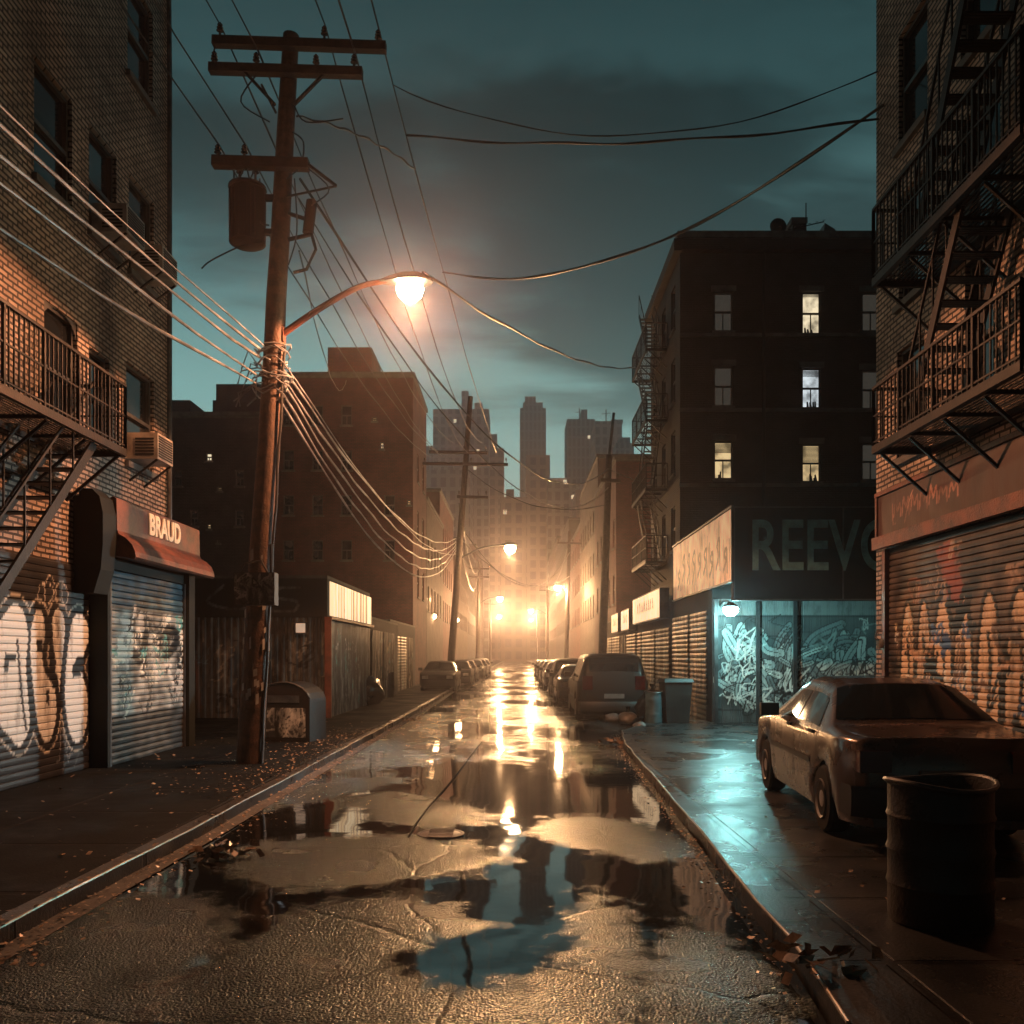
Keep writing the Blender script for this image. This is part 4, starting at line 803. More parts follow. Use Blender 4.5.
towers = [  # label, px x0, x1, ytop, distance, material, steps [(x0,x1,ytop)], lit specks
    ('broad grey office slab with roof tanks, left in the skyline', 433, 489, 409, 300, 0, [(461, 468, 388), (474, 482, 400)], [(455, 421), (478, 451), (448, 485), (475, 468)], None),
    ('lower shoulder tower stepping down right of the office slab', 489, 504, 448, 310, 2, [(489, 497, 433)], [], None),
    ('slender tall tower with a notched crown, middle of the skyline', 520, 546, 408, 340, 1, [(523, 543, 400), (525, 536, 394)], [], None),
    ('brick mid-rise in front of the slender tall tower', 526, 550, 455, 260, 2, [], [], None),
    ('blocky blue-grey tower with a small mast, right of middle', 567, 595, 419, 320, 1, [(582, 588, 407)], [(597 - 8, 437)], 'mast'),
    ('pale brick tower with an antenna, beside the blocky blue-grey one', 595, 622, 421, 300, 0, [(612, 624, 417)], [(565 + 32, 513)], 'aerial'),
    ('dark rounded-shoulder tower nearest the fire escape stack', 616, 634, 443, 260, 1, [(620, 631, 436)], [], None),
    ('low hazy block closing the view left of the slender tower', 500, 527, 497, 240, 2, [(506, 514, 487)], [(505, 512)], None),
    ('low hazy block closing the view below the blocky tower', 548, 576, 478, 250, 0, [], [(565, 482), (582 - 9, 497)], None),
    ('low hazy block behind the right-hand utility pole', 576, 625, 490, 230, 2, [], [(583, 505), (592, 561)], None),
    ('hazy mid-rise at the left behind the second utility pole', 426, 470, 470, 230, 0, [(440, 452, 462)], [], None),
    ('thin pale slab between red tenement and office slab', 424, 436, 446, 330, 1, [], [], None)]
for i, (lb_, x0, x1, yt, z, mi, steps, specks, top) in enumerate(towers):
    xc = fx((x0 + x1) / 2, z); t_ = thing('tower', lb_, 'tower', (xc, z, 0)); w_ = MB(); dp = 16 if x1 - x0 > 20 else 8; H = fz(yt, z); h2 = fx(x1, z) - xc
    w_.box(-h2, h2, 0, dp, -.1, H)
    for (a, b_, yy) in steps: w_.box(fx(a, z) - xc, fx(b_, z) - xc, dp * .2, dp * .8, H + .001, fz(yy, z))
    mesh_obj('shaft', w_, tm[mi], t_)
    for (px, py) in specks:
        if x0 < px < x1: q = MB(); X = fx(px, z) - xc; Z = fz(py, z); q.box(X - .5, X + .5, -.06, -.01, Z - .6, Z + .6); mesh_obj('window', q, m_lit1, t_)
    if top: q = MB(); q.tube([(0, dp / 2, H), (0, dp / 2, H + 6)], .2); q.tube([(-1.5, dp / 2, H + 4.5), (1.5, dp / 2, H + 4.8)], .12); mesh_obj('mast', q, m_black, t_)

# ------------------------------------------------------------ utility poles
POLE1 = Vector((-4.03, 13.7, PZ)); TOP1 = Vector((-3.40, 13.7, 11.18))
def p1(h, dx=0, dy=0): q = (h - PZ) / (TOP1.z - PZ); return Vector((POLE1.x + (TOP1.x - POLE1.x) * q + dx, 13.7 + dy, h))
def arm_(mb, c, x0, x1, s=.13, tilt=.0): mb.beam(c + Vector((x0, 0, x0 * tilt)), c + Vector((x1, 0, x1 * tilt)), s, s)
def insul(mb, p, h=.22): mb.lathe([(.018, 0), (.018, h * .4), (.055, h * .42), (.03, h * .55), (.05, h * .62), (.028, h * .75), (.042, h * .82), (.01, h)], tuple(p), 10)
up = thing('utility_pole', 'leaning wooden utility pole with transformer and street lamp at the left kerb', 'utility pole', POLE1)
O = lambda v: Vector(v) - POLE1
b = MB(); rr_ = random.Random(4); pts = [O(p1(PZ + (TOP1.z - PZ) * k / 14, rr_.uniform(-.012, .012))) for k in range(15)]; b.tube(pts, [.205 - .006 * k for k in range(15)], 14); mesh_obj('pole', b, m_wood, up)
AY = -.19
b = MB(); arm_(b, O(p1(10.92, 0, AY)), -1.12, 1.48, .13, -.035); mesh_obj('crossarm', b, m_woodD, up)
b = MB(); arm_(b, O(p1(10.52, 0, AY)), -1.15, 1.15, .13, -.03); mesh_obj('crossarm', b, m_woodD, up)
b = MB(); arm_(b, O(p1(9.12, 0, AY)), -1.02, .42, .15, -.03); mesh_obj('crossarm', b, m_woodD, up)
for h0, d0, h1, d1, s_ in ((10.5, -.62, 10.02, -.14, .05), (10.5, .62, 10.02, .14, .05), (10.3, -.35, 9.9, -.12, .04), (9.1, .42, 8.8, .85, .05), (8.62, .12, 8.8, .85, .03)):
    b = MB(); b.beam(O(p1(h0, d0, AY - .02)), O(p1(h1, d1, AY + .02)), s_, s_ * .7); mesh_obj('brace', b, m_woodD, up)
for (h, dx) in ((11.03, -1.02), (10.92, 1.36), (10.60, -1.08), (10.58, -.45), (10.55, .45), (10.55, 1.02), (9.2, -.95), (9.2, -.55), (10.98, .55)):
    b = MB(); insul(b, O(p1(h, dx, AY))); mesh_obj('insulator', b, m_ceram, up)
tx = MB(); c = O(p1(8.42, -.50, -.05)); tx.lathe([(.22, -.46), (.27, -.43), (.275, .36), (.26, .38), (.285, .39), (.28, .43), (.15, .48), (.02, .50)], tuple(c), 20); tx.box(c.x + .2, c.x + .5, c.y - .04, c.y + .04, c.z - .3, c.z - .22); tx.box(c.x + .2, c.x + .5, c.y - .04, c.y + .04, c.z + .22, c.z + .3)
txo = mesh_obj('transformer', tx, m_trans, up)
for dx in (-.12, .12): b = MB(); insul(b, c + Vector((dx, 0, .52)), .3); mesh_obj('bushing', b, m_ceram, txo)
b = MB()
for k in range(-3, 4): b.box(c.x + k * .06 - .006, c.x + k * .06 + .006, c.y - .275, c.y - .22, c.z - .4, c.z + .3)
mesh_obj('cooling_fin', b, m_trans, txo)
# switchgear on the right of the pole
b = MB(); q = O(p1(8.35, .42, -.05)); b.tube([q + Vector((.06, 0, .28)), q + Vector((.0, 0, -.2))], .085, 10); b.tube([q + Vector((-.3, 0, .1)), q], .03); b.tube([q + Vector((-.3, 0, -.3)), q + Vector((.05, 0, -.22))], .03); b.tube([q + Vector((.05, 0, -.2)), q + Vector((.12, 0, -.45)), q + Vector((-.02, 0, -.75)), q + Vector((-.22, 0, -.8))], .025); mesh_obj('cutout_switch', b, m_trans, up)
for pts in ([(-.7, 9.05), (-.66, 8.8), (-.55, 9.05)], [(-.5, 9.05), (-.45, 8.9), (-.4, 9.02)], [(.35, 9.1), (.75, 8.75), (.5, 8.5)], [(-1.08, 10.95), (-1.12, 10.62)], [(-.45, 10.45), (-.65, 10.05), (-.2, 9.75)], [(.15, 10.0), (.35, 9.75), (.9, 9.8)], [(-.2, 7.95), (-.5, 7.9), (-.95, 7.68), (-1.1, 7.55)], [(-.12, 8.2), (-.28, 8.3), (-.3, 8.9)], [(.15, 9.6), (.32, 9.45), (.3, 9.1), (.1, 8.9)], [(.2, 7.6), (.3, 8.1), (.22, 8.9)]):
    b = MB(); b.tube([O(p1(h, dx, AY)) for dx, h in [tuple(p) for p in cr(pts, 5)]], .012, 5); mesh_obj('jumper_wire', b, m_cable, up)
b = MB(); b.tube([O(p1(h, .19 + .01 * math.sin(h * 5), -.1)) for h in np.arange(PZ, 6.6, .3)], .021, 8); mesh_obj('conduit', b, m_trans, up)
rr_ = random.Random(6); m_paper = M('torn_paper', (.30, .29, .27), .8)
for k in range(26):
    b = MB()
    h = rr_.uniform(1.0, 3.2); a = rr_.uniform(-2.8, -.3); q = O(p1(h)); r0 = .212; w2 = rr_.uniform(.12, .3)
    s_ = rr_.uniform(.08, .18); b.add([(q.x + r0 * math.cos(a + w2 * i), q.y + r0 * math.sin(a + w2 * i), q.z + j * s_ + .02 * i) for j in (0, 1) for i in (0, 1)], [(0, 1, 3, 2)]); mesh_obj('flyer', b, m_paper, up)
def paint_box(c): r = random.Random(9); c.noise(2, .3, 3); tags(c, r, 26, (.05, .55, .05, .45), [(.45, .42, .36), DK, (.3, .28, .24), (.5, .46, .4)], (.012, .025), (.15, .3))
q = O(p1(2.75)); b = MB(); b.box(q.x - .27, q.x + .33, q.y - .42, q.y - .2, 2.38, 2.86); bo = mesh_obj('meter_box', b, m_trans, up)
panel('door', lambda u, v, d: Vector((q.x - .265 + u, q.y - .424 - d, 2.385 + v)), .59, .47, paint_box, m_shutT, bo, du=.012, dv=.012, base=(.09, .08, .07))
b = MB(); b.tube([(q.x - .2, q.y - .3, 2.86), (q.x - .15, q.y - .3, 3.0), (q.x + .1, q.y - .3, 3.05), (q.x + .2, q.y - .3, 2.86)], .015); b.tube([(q.x + .24, q.y - .25, 2.86), (q.x + .22, q.y - .2, 3.3)], .025); mesh_obj('strap', b, m_cable, bo)
# lamp arm and head
a0 = O(p1(6.62, .1)); LP = Vector((-1.70, 13.7, 7.42)); a1 = O(LP)
pa = cr([a0, a0 + Vector((.55, 0, .38)), a0 + Vector((1.15, 0, .72)), a0 + Vector((1.55, 0, .82)), a1 + Vector((-.22, 0, .05))], 6)
b = MB(); b.tube([Vector(p) for p in pa], [.055 - .018 * k / len(pa) for k in range(len(pa))], 8); b.box(a0.x - .1, a0.x + .05, -.09, .09, a0.z - .12, a0.z + .12); arm = mesh_obj('lamp_arm', b, m_rust, up)
def head(parent, c, s=1.0, gm=None, sx=1):
    b = MB(); vs = []; st = [(-.28, .045, .03), (-.16, .10, .06), (.0, .15, .09), (.18, .16, .09), (.32, .10, .05), (.36, .04, .02)]
    for (x, wy, hz) in st: vs += [(c[0] + sx * x * s, c[1] - wy * s, c[2]), (c[0] + sx * x * s, c[1] - wy * .7 * s, c[2] + hz * s), (c[0] + sx * x * s, c[1] + wy * .7 * s, c[2] + hz * s), (c[0] + sx * x * s, c[1] + wy * s, c[2])]
    fs = [(4 * i + j, 4 * i + (j + 1) % 4, 4 * i + 4 + (j + 1) % 4, 4 * i + 4 + j) for i in range(5) for j in range(4)] + [(0, 1, 2, 3), (23, 22, 21, 20)]
    b.add(vs, fs, True); h_ = mesh_obj('lamp_head', b, m_steel, parent)
    b = MB(); q_ = 1.0 if s < 1.5 else 1.45; b.lathe([(.01, -.30 * q_), (.09 * q_, -.28 * q_), (.17 * q_, -.21 * q_), (.21 * q_, -.10 * q_), (.19 * q_, -.004)], (c[0] + sx * .08 * s, c[1], c[2]), 18); 
    o = mesh_obj('lens', b, gm, h_); return h_
gl_main = glow('sodium_lens', (1, .70, .38), 150); gl_far = glow('sodium_far_lens', (1, .74, .42), 40)
head(up, a1, 1.25, gl_main)
def light_at(parent, loc, power, col, kind='SPOT', size=168, radius=.12): return lamp('lamp_light', kind, power, col, loc, parent, radius, size, .06)
ml = light_at(up, a1 + Vector((.10, 0, -.36)), P_MAIN, SODIUM, size=162); ml.rotation_euler = (R(-12), 0, 0)     # beam alone tilted towards the viewer to keep faces beyond it unlit

def pole(name, label, base, top, r0, arms, lamp_=None, cables=True):
    base = Vector(base); top = Vector(top); t = thing(name, label, 'utility pole', base); b = MB(); D = top - base
    b.tube([D * k / 6 for k in range(7)], [r0 * (1 - .06 * k) for k in range(7)], 12); mesh_obj('pole', b, m_woodD, t)
    for (h, x0, x1) in arms:
        c = D * ((h - base.z) / D.z); b = MB(); b.beam(c + Vector((x0, -r0, 0)), c + Vector((x1, -r0, -.05)), .14); ao = mesh_obj('crossarm', b, m_woodD, t)
        for xx in (x0 + .1, x1 - .1, (x0 + x1) / 2 + .3): b = MB(); insul(b, c + Vector((xx, -r0, .06)), .25); mesh_obj('insulator', b, m_ceram, ao)
    if lamp_:
        (lx, ly, lz, pw, sx) = lamp_; L = Vector((lx, ly, lz)) - base; c = D * ((lz - .7 - base.z) / D.z); b = MB()
        b.tube([Vector(p) for p in cr([c, c + (L - c) * .45 + Vector((0, 0, .25)), L + Vector((-.25 * sx, 0, .04))], 6)], .05, 8); mesh_obj('lamp_arm', b, m_steel, t)
        head(t, L, 1.6, gl_far, sx); light_at(t, L + Vector((.1 * sx, 0, -.6)), pw, AMBER, 'POINT', radius=.2)
    return t
P2b, P2t = (-3.40, 46.5, PZ), (-2.30, 46.5, 15.1)
pole('utility_pole', 'leaning dark utility pole behind the parked cars with a bright lamp on a long arm', P2b, P2t, .20, [(12.2, -1.9, 1.1), (11.6, -2.2, 2.2), (9.9, -.3, 1.3)], (-.38, 46.5, 7.4, 2500, 1))
P3b, P3t = (3.68, 38.5, PZ), (4.02, 38.5, 10.3)
p3 = pole('utility_pole', 'dark utility pole at the right kerb beside the low shops', P3b, P3t, .20, [(9.2, -.35, .5)]); b = MB(); b.tube([Vector(P3t) - Vector(P3b) + Vector((0, 0, -.1)), Vector((.55, 0, 12.0))], .06); mesh_obj('mast', b, m_steel, p3)
pole('utility_pole', 'distant pole on the right carrying the second hazy street lamp', (4.3, 76, PZ), (4.6, 76, 12.2), .2, [(11.2, -1, 1)], (3.75, 76, 7.6, 8000, -1))
pole('utility_pole', 'faint pole on the left in the haze beyond the parked cars', (-3.7, 88, PZ), (-3.5, 88, 11.0), .2, [(10.2, -1, 1), (9.4, -1, 1)], (-1.6, 88, 7.4, 9000, 1))
pole('utility_pole', 'faint far pole with hazy lamp on the right near the street end', (4.0, 112, PZ), (4.0, 112, 10.5), .2, [(9.8, -1, 1)], (2.1, 112, 7.4, 11000, -1))
pole('utility_pole', 'farthest faint pole with hazy lamp on the left near the street end', (-3.9, 142, PZ), (-3.9, 142, 10.5), .2, [(9.8, -1, 1)], (-2.6, 142, 8.0, 12500, 1))
pole('utility_pole', 'last lamp pole lost in the glow at the street end', (4.2, 172, PZ), (4.2, 172, 10.5), .2, [(9.8, -1, 1)], (3.2, 172, 8.6, 11500, -1))
# small wall lights on the left facades in the haze
for i, (px, py, z, s_, lb_) in enumerate(((428, 598, 60, 1, 'upper of the small amber wall lights in a cluster left of the leaning pole'), (423, 606, 58, .8, 'small amber wall light at the left of the cluster'), (433, 616, 62, 1.5, 'brightest amber wall light, lowest of the cluster'), (457, 620, 84, 1.2, 'small amber wall light right behind the leaning pole'))):
    t_ = thing('wall_lamp', lb_, 'lamp', at(px, py, z)); b = MB(); b.lathe([(.02, .28), (.16, .22), (.2, .14), (.03, .16)], n=12); b.beam((0, 0, .25), (-1.3 if z < 80 else -1.0, 0, .35), .05); mesh_obj('bracket', b, m_steel, t_)
    b = MB(); b.lathe([(.02, -.16 * s_), (.12 * s_, -.1 * s_), (.16 * s_, 0), (.12 * s_, .1), (.03, .14)], n=12); mesh_obj('bulb', b, gl_far, t_); lamp('lamp_light', 'POINT', 110 * s_, AMBER, (.3, -.1, -.1), t_, .12)

# ------------------------------------------------------------ cables
def cable(label, a, b, sag, r=.014, mat=None, n=26, name='power_cable', cat='cable', group=None):
    a, b = Vector(a), Vector(b); pts = []
    for k in range(n + 1): q = k / n; p = a.lerp(b, q); p.z -= sag * 4 * q * (1 - q); pts.append(p)
    rc_ = random.Random(len(label) * 7 + int(abs(a.z) * 50)); w1, w2 = rc_.uniform(.3, 1.2), rc_.uniform(0, 6)
    pts = [p + Vector((math.sin(k * w1 + w2) * .012, 0, math.sin(k * w1 * 1.7) * .018)) if 0 < k < n else p for k, p in enumerate(pts)]
    m = MB(); m.tube([p - a for p in pts], [r * (1 + .22 * math.sin(k * 1.3 + w2)) for k in range(n + 1)], 6); o = mesh_obj(name, m, mat or m_cable); o.location = a
    return tag(o, label, cat, group)
# conductors: behind the camera -> pole one -> pole two
A1 = [(10.98, -1.02, 'leftmost'), (10.63, -.45, 'second from left'), (10.98, .55, 'third from left'), (10.58, 1.02, 'second from right'), (10.92, 1.36, 'rightmost')]
for i, (h, dx, nm) in enumerate(A1):
    p = p1(h + .22, dx, AY); cable(f'black overhead wire from the top crossarms towards the viewer, {nm}', (p.x - .1, -22, p.z + .3), p, 1.1, .013)
    cable(f'black overhead wire from the top crossarms to the far pole, {nm}', p, (-2.45 + (i - 2) * .75, 46.4, 12.2 + (.5 if i % 2 else 0)), .4 if i == 4 else .9 + .15 * i, .015)
for i, (dx, nm) in enumerate(((-.95, 'outer'), (-.55, 'inner'))):
    p = p1(9.42, dx, AY); cable(f'black wire from the short lower crossarm towards the viewer, {nm} one', (p.x - .1, -22, p.z + .3), p, .9, .013)
    cable(f'black wire from the short lower crossarm to the leaning far pole, {nm} one', p, (-3.3 + .6 * i, 46.4, 11.7), 1.3, .013)
# pale lit bundles
for i, (h, hz, dx, lbl) in enumerate(((6.35, .75, -.15, 'uppermost pale lit cable of the bundle crossing before the tan brick wall'), (6.25, .90, -.18, 'second pale lit cable below the uppermost before the tan brick wall'), (5.98, .80, -.2, 'third pale lit cable down, crossing the air conditioners'), (5.85, 1.15, -.2, 'lowest pale lit cable crossing above the arched window'), (6.42, .62, -.12, 'thin cable just over the uppermost pale one'))):
    cable(lbl, (-4.75, -18, h + .05), p1(h, dx, -.1), hz, .017 if i < 4 else .010, m_cableL)
for i, (h, sg_, lbl) in enumerate(((6.10, 1.1, 'top lit cable of the drooping bundle right of the near pole'), (6.0, 1.35, 'second lit cable of the drooping bundle'), (5.9, 1.6, 'third lit cable of the drooping bundle'), (5.75, 1.8, 'fourth lit cable of the drooping bundle'), (5.6, 1.95, 'lowest lit cable of the drooping bundle'), (6.2, .9, 'thin dark cable above the drooping lit bundle'))):
    cable(lbl, p1(h, .16, -.1), (-3.05, 46.3, 7.75 - .16 * i), sg_, .02 if i < 5 else .012, m_cableL, n=40)
b = MB(); rr_ = random.Random(12)
for k in range(16):
    h = rr_.uniform(5.5, 6.5); c0 = p1(h, 0, 0); r0 = rr_.uniform(.20, .32); a = rr_.uniform(0, 6.28)
    b.tube([c0 + Vector((r0 * math.cos(a + t_), r0 * math.sin(a + t_), rr_.uniform(-.06, .06))) for t_ in np.linspace(0, rr_.uniform(2, 6), 9)], .012, 5)
for k in range(8):
    c0 = p1(rr_.uniform(5.6, 6.4), -.2, -.1); b.tube([c0, c0 + Vector((rr_.uniform(-.3, -.05), -.05, rr_.uniform(-.25, .2))), c0 + Vector((rr_.uniform(-.4, -.1), -.05, rr_.uniform(-.5, .1)))], .012, 5)
tag(mesh_obj('cable_tangle', b, m_cableL), 'tangle of pale cable ends looped round the near pole', 'cable tangle')
def wire5(y):      # a point on the rightmost overhead wire
    p = p1(10.92 + .22, 1.36, AY); q = (y - p.y) / (46.4 - p.y); return p.lerp(Vector((-.95, 46.4, 12.2)), q) - Vector((0, 0, .4 * 4 * q * (1 - q)))
j = wire5(22.0)
cable('thick black cable sweeping across the sky from the right brick wall', (RX, 13.4, 9.95), j, 1.0, .026)
cable('thin high cable running nearly level over the street', (RX, 13.6, 9.85), wire5(16.2), .25, .018)
cable('faint thin cable just above the level one', (RX, 13.65, 10.6), wire5(14.8), .9, .010)
cable('black cable from the street lamp to the dark tenement fire escape', LP + Vector((.3, 0, .15)), (4.75, 35.5, 13.1), .5, .022)
cable('upper long black cable from the near pole to the right-hand pole', p1(9.0, .25), (3.98, 38.4, 9.7), 2.2, .02)
cable('lower long black cable from the near pole to the right-hand pole', p1(8.7, .25), (3.98, 38.4, 8.9), 2.4, .014)
cable('black cable from the right-hand pole on to the dark tenement', (4.0, 38.4, 9.7), (5.5, 35.9, 8.6), .1, .02)
cable('curved service wire on the right side of the near pole head', p1(9.95, .15), wire5(17.3), -.15, .016)
cable('sagging wire from leaning pole to right-hand pole across the street, upper', (-2.45, 46.3, 11.3), (3.98, 38.6, 8.2), .9, .022)
cable('sagging wire from leaning pole across the street, middle', (-2.8, 46.3, 8.4), (4.6, 75.9, 10.4), 3.0, .028)
cable('sagging wire from leaning pole across the street, lowest', (-2.9, 46.3, 7.8), (4.6, 75.9, 8.4), 1.6, .028)
cable('wire from the leaning pole away down the left side', (-2.9, 46.6, 9.6), (-3.6, 88, 10), 1.5, .03)
cable('second wire from the leaning pole away down the left side', (-2.9, 46.6, 8.0), (-3.6, 88, 9.4), 2.0, .03)
cable('hazy wire between the distant poles on the right', (4.5, 76, 11), (4, 112, 10), 1.2, .03)
cable('thin wire between red tenement roof and near pole', p1(7.9, .3), (-9.0, 48, 16.4), 1.2, .012)

# ------------------------------------------------------------ cars
def car_proto(name, label, kind, paint, loc, rz, group, cat='car'):
    t = thing(name, label, cat, loc, rz, group)
    if kind == 'sedan':
        L, W_, wy = 4.35, .85, (.85, 3.45)
        top = [(0, .70), (.04, .86), (.10, .95), (.72, 1.0), (.80, 1.02), (1.38, 1.37), (1.7, 1.41), (2.35, 1.42), (2.62, 1.37), (3.22, .985), (3.3, .96), (3.9, .90), (4.22, .80), (4.32, .66), (4.35, .52)]
        roofw, cab0, cab1, R_ = .58, 1.0, 1.38, .31; sidew = (.98, 2.98); rearw = (.86, 1.36); frontw = (2.68, 3.18); doors = (1.05, 1.98, 2.95); belt = .93
    elif kind == 'van':
        L, W_, wy = 4.7, .95, (.95, 3.75)
        top = [(0, .75), (.03, 1.15), (.12, 1.55), (.28, 1.74), (.6, 1.80), (2.6, 1.80), (2.95, 1.72), (3.55, 1.16), (3.65, 1.12), (4.3, 1.04), (4.6, .90), (4.68, .7), (4.7, .55)]
        roofw, cab0, cab1, R_ = .70, 1.14, 1.74, .36; sidew = (.35, 3.3); rearw = (.07, .24); frontw = (3.0, 3.5); doors = (.4, 1.6, 2.5, 3.3); belt = 1.08
    ys_ = sorted(set([p[0] for p in top] + list(np.round(np.arange(0, L, .07), 3))))
    zt = lambda y: float(np.interp(y, [p[0] for p in top], [p[1] for p in top]))
    def w_(y): e = min(y, L - y); return W_ * (1 - .22 * max(0, 1 - e / .5) ** 2.2)
    def sec(y):
        T = zt(y); w = w_(y); cab = min(1, max(0, (T - cab0) / (cab1 - cab0))); bl = min(belt, T - .035); wr = w * .90 * (1 - cab) + roofw * cab; zb = .20
        for c in wy:
            if abs(y - c) < R_ + .06: zb = max(zb, math.sqrt((R_ + .06) ** 2 - (y - c) ** 2) + R_ - .02)
        zb = min(zb, bl - .12); md = max(zb + .04, min(.60, bl - .05))
        return [(w * .95, zb), (w * .99, max(zb + .02, .34) if zb < .3 else zb + .02), (w * 1.0, md), (w * .985, bl - .03), (w * .96, bl), (wr + .03 * cab, T - .10 * cab - .02), (wr - .03, T - .04 * cab - .008), (wr * .75, T - .012), (0, T)]
    def P(y, t):      # t in 0..8
        s = sec(y); i = min(int(t), 7); q = t - i; return (s[i][0] + (s[i + 1][0] - s[i][0]) * q, y, s[i][1] + (s[i + 1][1] - s[i][1]) * q)
    b = MB(); n = 9; vs = []
    for y in ys_: s = sec(y); vs += [(x, y, z) for x, z in s] + [(-x, y, z) for x, z in s[-2::-1]]
    m = 17; fs = [(i * m + j, (i + 1) * m + j, (i + 1) * m + j + 1, i * m + j + 1) for i in range(len(ys_) - 1) for j in range(m - 1)]
    fs += [tuple(range(m)), tuple(range((len(ys_) - 1) * m, len(ys_) * m))[::-1]]
    b.add(vs, fs, True); mesh_obj('body', b, paint, t, 50)
    u = MB(); u.box(-W_ * .78, W_ * .78, .1, L - .1, .18, .32); mesh_obj('underbody', u, m_trim, t)
    def patch(name, y0, y1, t0, t1, mat, o=.006, both=True, par=t, ny=8, nt_=3, taper=(0, 0)):
        p = MB()
        for s in ((1, -1) if both else (1,)):
            vs = []
            for i in range(ny + 1):
                for j in range(nt_ + 1):
                    tj = t0 + (t1 - t0) * j / nt_; q = j / nt_; ya, yb = y0 + taper[0] * q, y1 - taper[1] * q
                    yy = ya + (yb - ya) * i / ny; a = Vector(P(yy, tj)); e = .01
                    du = Vector(P(min(yy + e, L), tj)) - Vector(P(max(yy - e, 0), tj)); dt = Vector(P(yy, min(tj + .02, 8))) - Vector(P(yy, tj - .02)); nn = du.cross(dt); nn = nn.normalized() if nn.length > 1e-9 else Vector((0, 0, 1))
                    if nn.x < 0 and nn.z < 0.2: nn = -nn
                    if nn.z < -.2: nn = -nn
                    a = a + nn * o; vs.append((a.x * s, a.y, a.z))
            k = nt_ + 1; p.add(vs, [((i * k + j, (i + 1) * k + j, (i + 1) * k + j + 1, i * k + j + 1) if s > 0 else (i * k + j, i * k + j + 1, (i + 1) * k + j + 1, (i + 1) * k + j)) for i in range(ny) for j in range(nt_)], True)
        if both and name in ('side_window', 'door_seam', 'side_trim'):
            h_ = len(p.v) // 2; fh = len(p.f) // 2
            for k_ in (0, 1):
                c_ = MB(); c_.add(p.v[k_ * h_:(k_ + 1) * h_], [tuple(i - k_ * h_ for i in f) for f in p.f[k_ * fh:(k_ + 1) * fh]], True); mesh_obj(name, c_, mat, par)
            return
        return mesh_obj(name, p, mat, par)
    # side glass in panes, one per door
    for a, c in zip(doors[:-1], doors[1:]):
        first, last = a == doors[0], c == doors[-1]
        patch('side_window', a + .04, c - .03, 4.12, 4.92, m_glass, taper=(.22 if (first and kind == 'sedan') else 0, .42 if last else 0))
    patch('rear_window', *rearw, 6.3 if kind == 'van' else 6.0, 8, m_glass)
    patch('windscreen', *frontw, 6.1, 8, m_glass)
    for y in doors: patch('door_seam', y - .006, y + .006, 1.0 if y > 1.4 else 2.2, 4.0, m_trim, .003, ny=1, nt_=6)
    patch('side_trim', wy[0] + R_ + .1, wy[1] - R_ - .1, 2.0, 2.18, m_trim, .014, nt_=1)
    for y in doors[:-1]:
        a = Vector(P(y + .18, 3.2))
        for s in (1, -1): hb_ = MB(); hb_.box(s * a.x - .02, s * a.x + .02, y + .12, y + .28, a.z - .015, a.z + .015); mesh_obj('door_handle', hb_, m_trim, t)
    for (yy, mt, nm) in ((0, m_trim, 'rear_bumper'), (L, m_trim, 'front_bumper')):
        q = MB(); s = 1 if yy == 0 else -1; rows_ = []
        for (dx, dy) in ((-.97, .34), (-.94, .08), (-.75, -.03), (-.35, -.07), (.35, -.07), (.75, -.03), (.94, .08), (.97, .34)): rows_.append((dx * W_, yy + s * dy))
        vs = [(x, y, z) for z in (.28, .36, .50, .54) for x, y in rows_]; vs = [(x, y - (s * .02 if .3 < z < .52 else 0), z) for x, y, z in vs]
        fs = [(r * 8 + i, r * 8 + i + 1, r * 8 + 9 + i, r * 8 + 8 + i) for r in range(3) for i in range(7)]; q.add(vs, fs, True); mesh_obj(nm, q, mt, t)
    for s in (-1, 1):
        q = MB(); q.box(s * W_ * .72 - .14, s * W_ * .72 + .12, -.025, .10, .66 if kind == 'sedan' else .85, .84 if kind == 'sedan' else 1.2); mesh_obj('tail_light', q, m_tail, t)
        q = MB(); q.box(s * W_ * .66 - .15, s * W_ * .66 + .14, L - .09, L + .015, .60, .75 if kind == 'sedan' else .80); mesh_obj('headlight', q, m_lampc, t)
        q = MB(); a = Vector(P(doors[-1] - .12, 4.1)); q.box(s * (a.x + .02) - .0 if s > 0 else s * (a.x + .22), s * (a.x + .22) if s > 0 else s * (a.x + .02), a.y - .05, a.y + .06, a.z, a.z + .14); mesh_obj('wing_mirror', q, m_trim, t)
        for c in wy:
            q = MB(); x0 = s * (W_ * .99 - .20); q.lathe([(R_ * .6, 0), (R_ * .93, .0), (R_, .03), (R_, .17), (R_ * .93, .20), (R_ * .62, .20), (R_ * .58, .17)], (x0 if s > 0 else x0 - .2, c, R_), 22, 'X'); wh = mesh_obj('wheel', q, m_rubber, t)
            q = MB(); xo = s * (W_ * .99 + .004); q.lathe([(.02, 0), (R_ * .2, .0), (R_ * .45, -s * .02), (R_ * .58, s * .012), (R_ * .6, -s * .02)], (xo, c, R_), 18, 'X'); mesh_obj('rim', q, m_rim, wh)
    q = MB(); q.box(-.26, .26, -.035, -.005, .56 if kind == 'sedan' else .62, .68 if kind == 'sedan' else .74); mesh_obj('number_plate', q, m_plate, t)
    q = MB(); [q.box(-.42, .42, L - .02, L + .02, .60 + k * .035, .615 + k * .035) for k in range(4)]; mesh_obj('grille', q, m_chrome, t)
    return t
GC = 'cars parked along the street'
car_proto('parked_car', 'beige sedan parked on the right pavement, its side lit by the street lamp', 'sedan', m_carbeige, (3.62, 7.45, PZ), R(-4.5), GC)
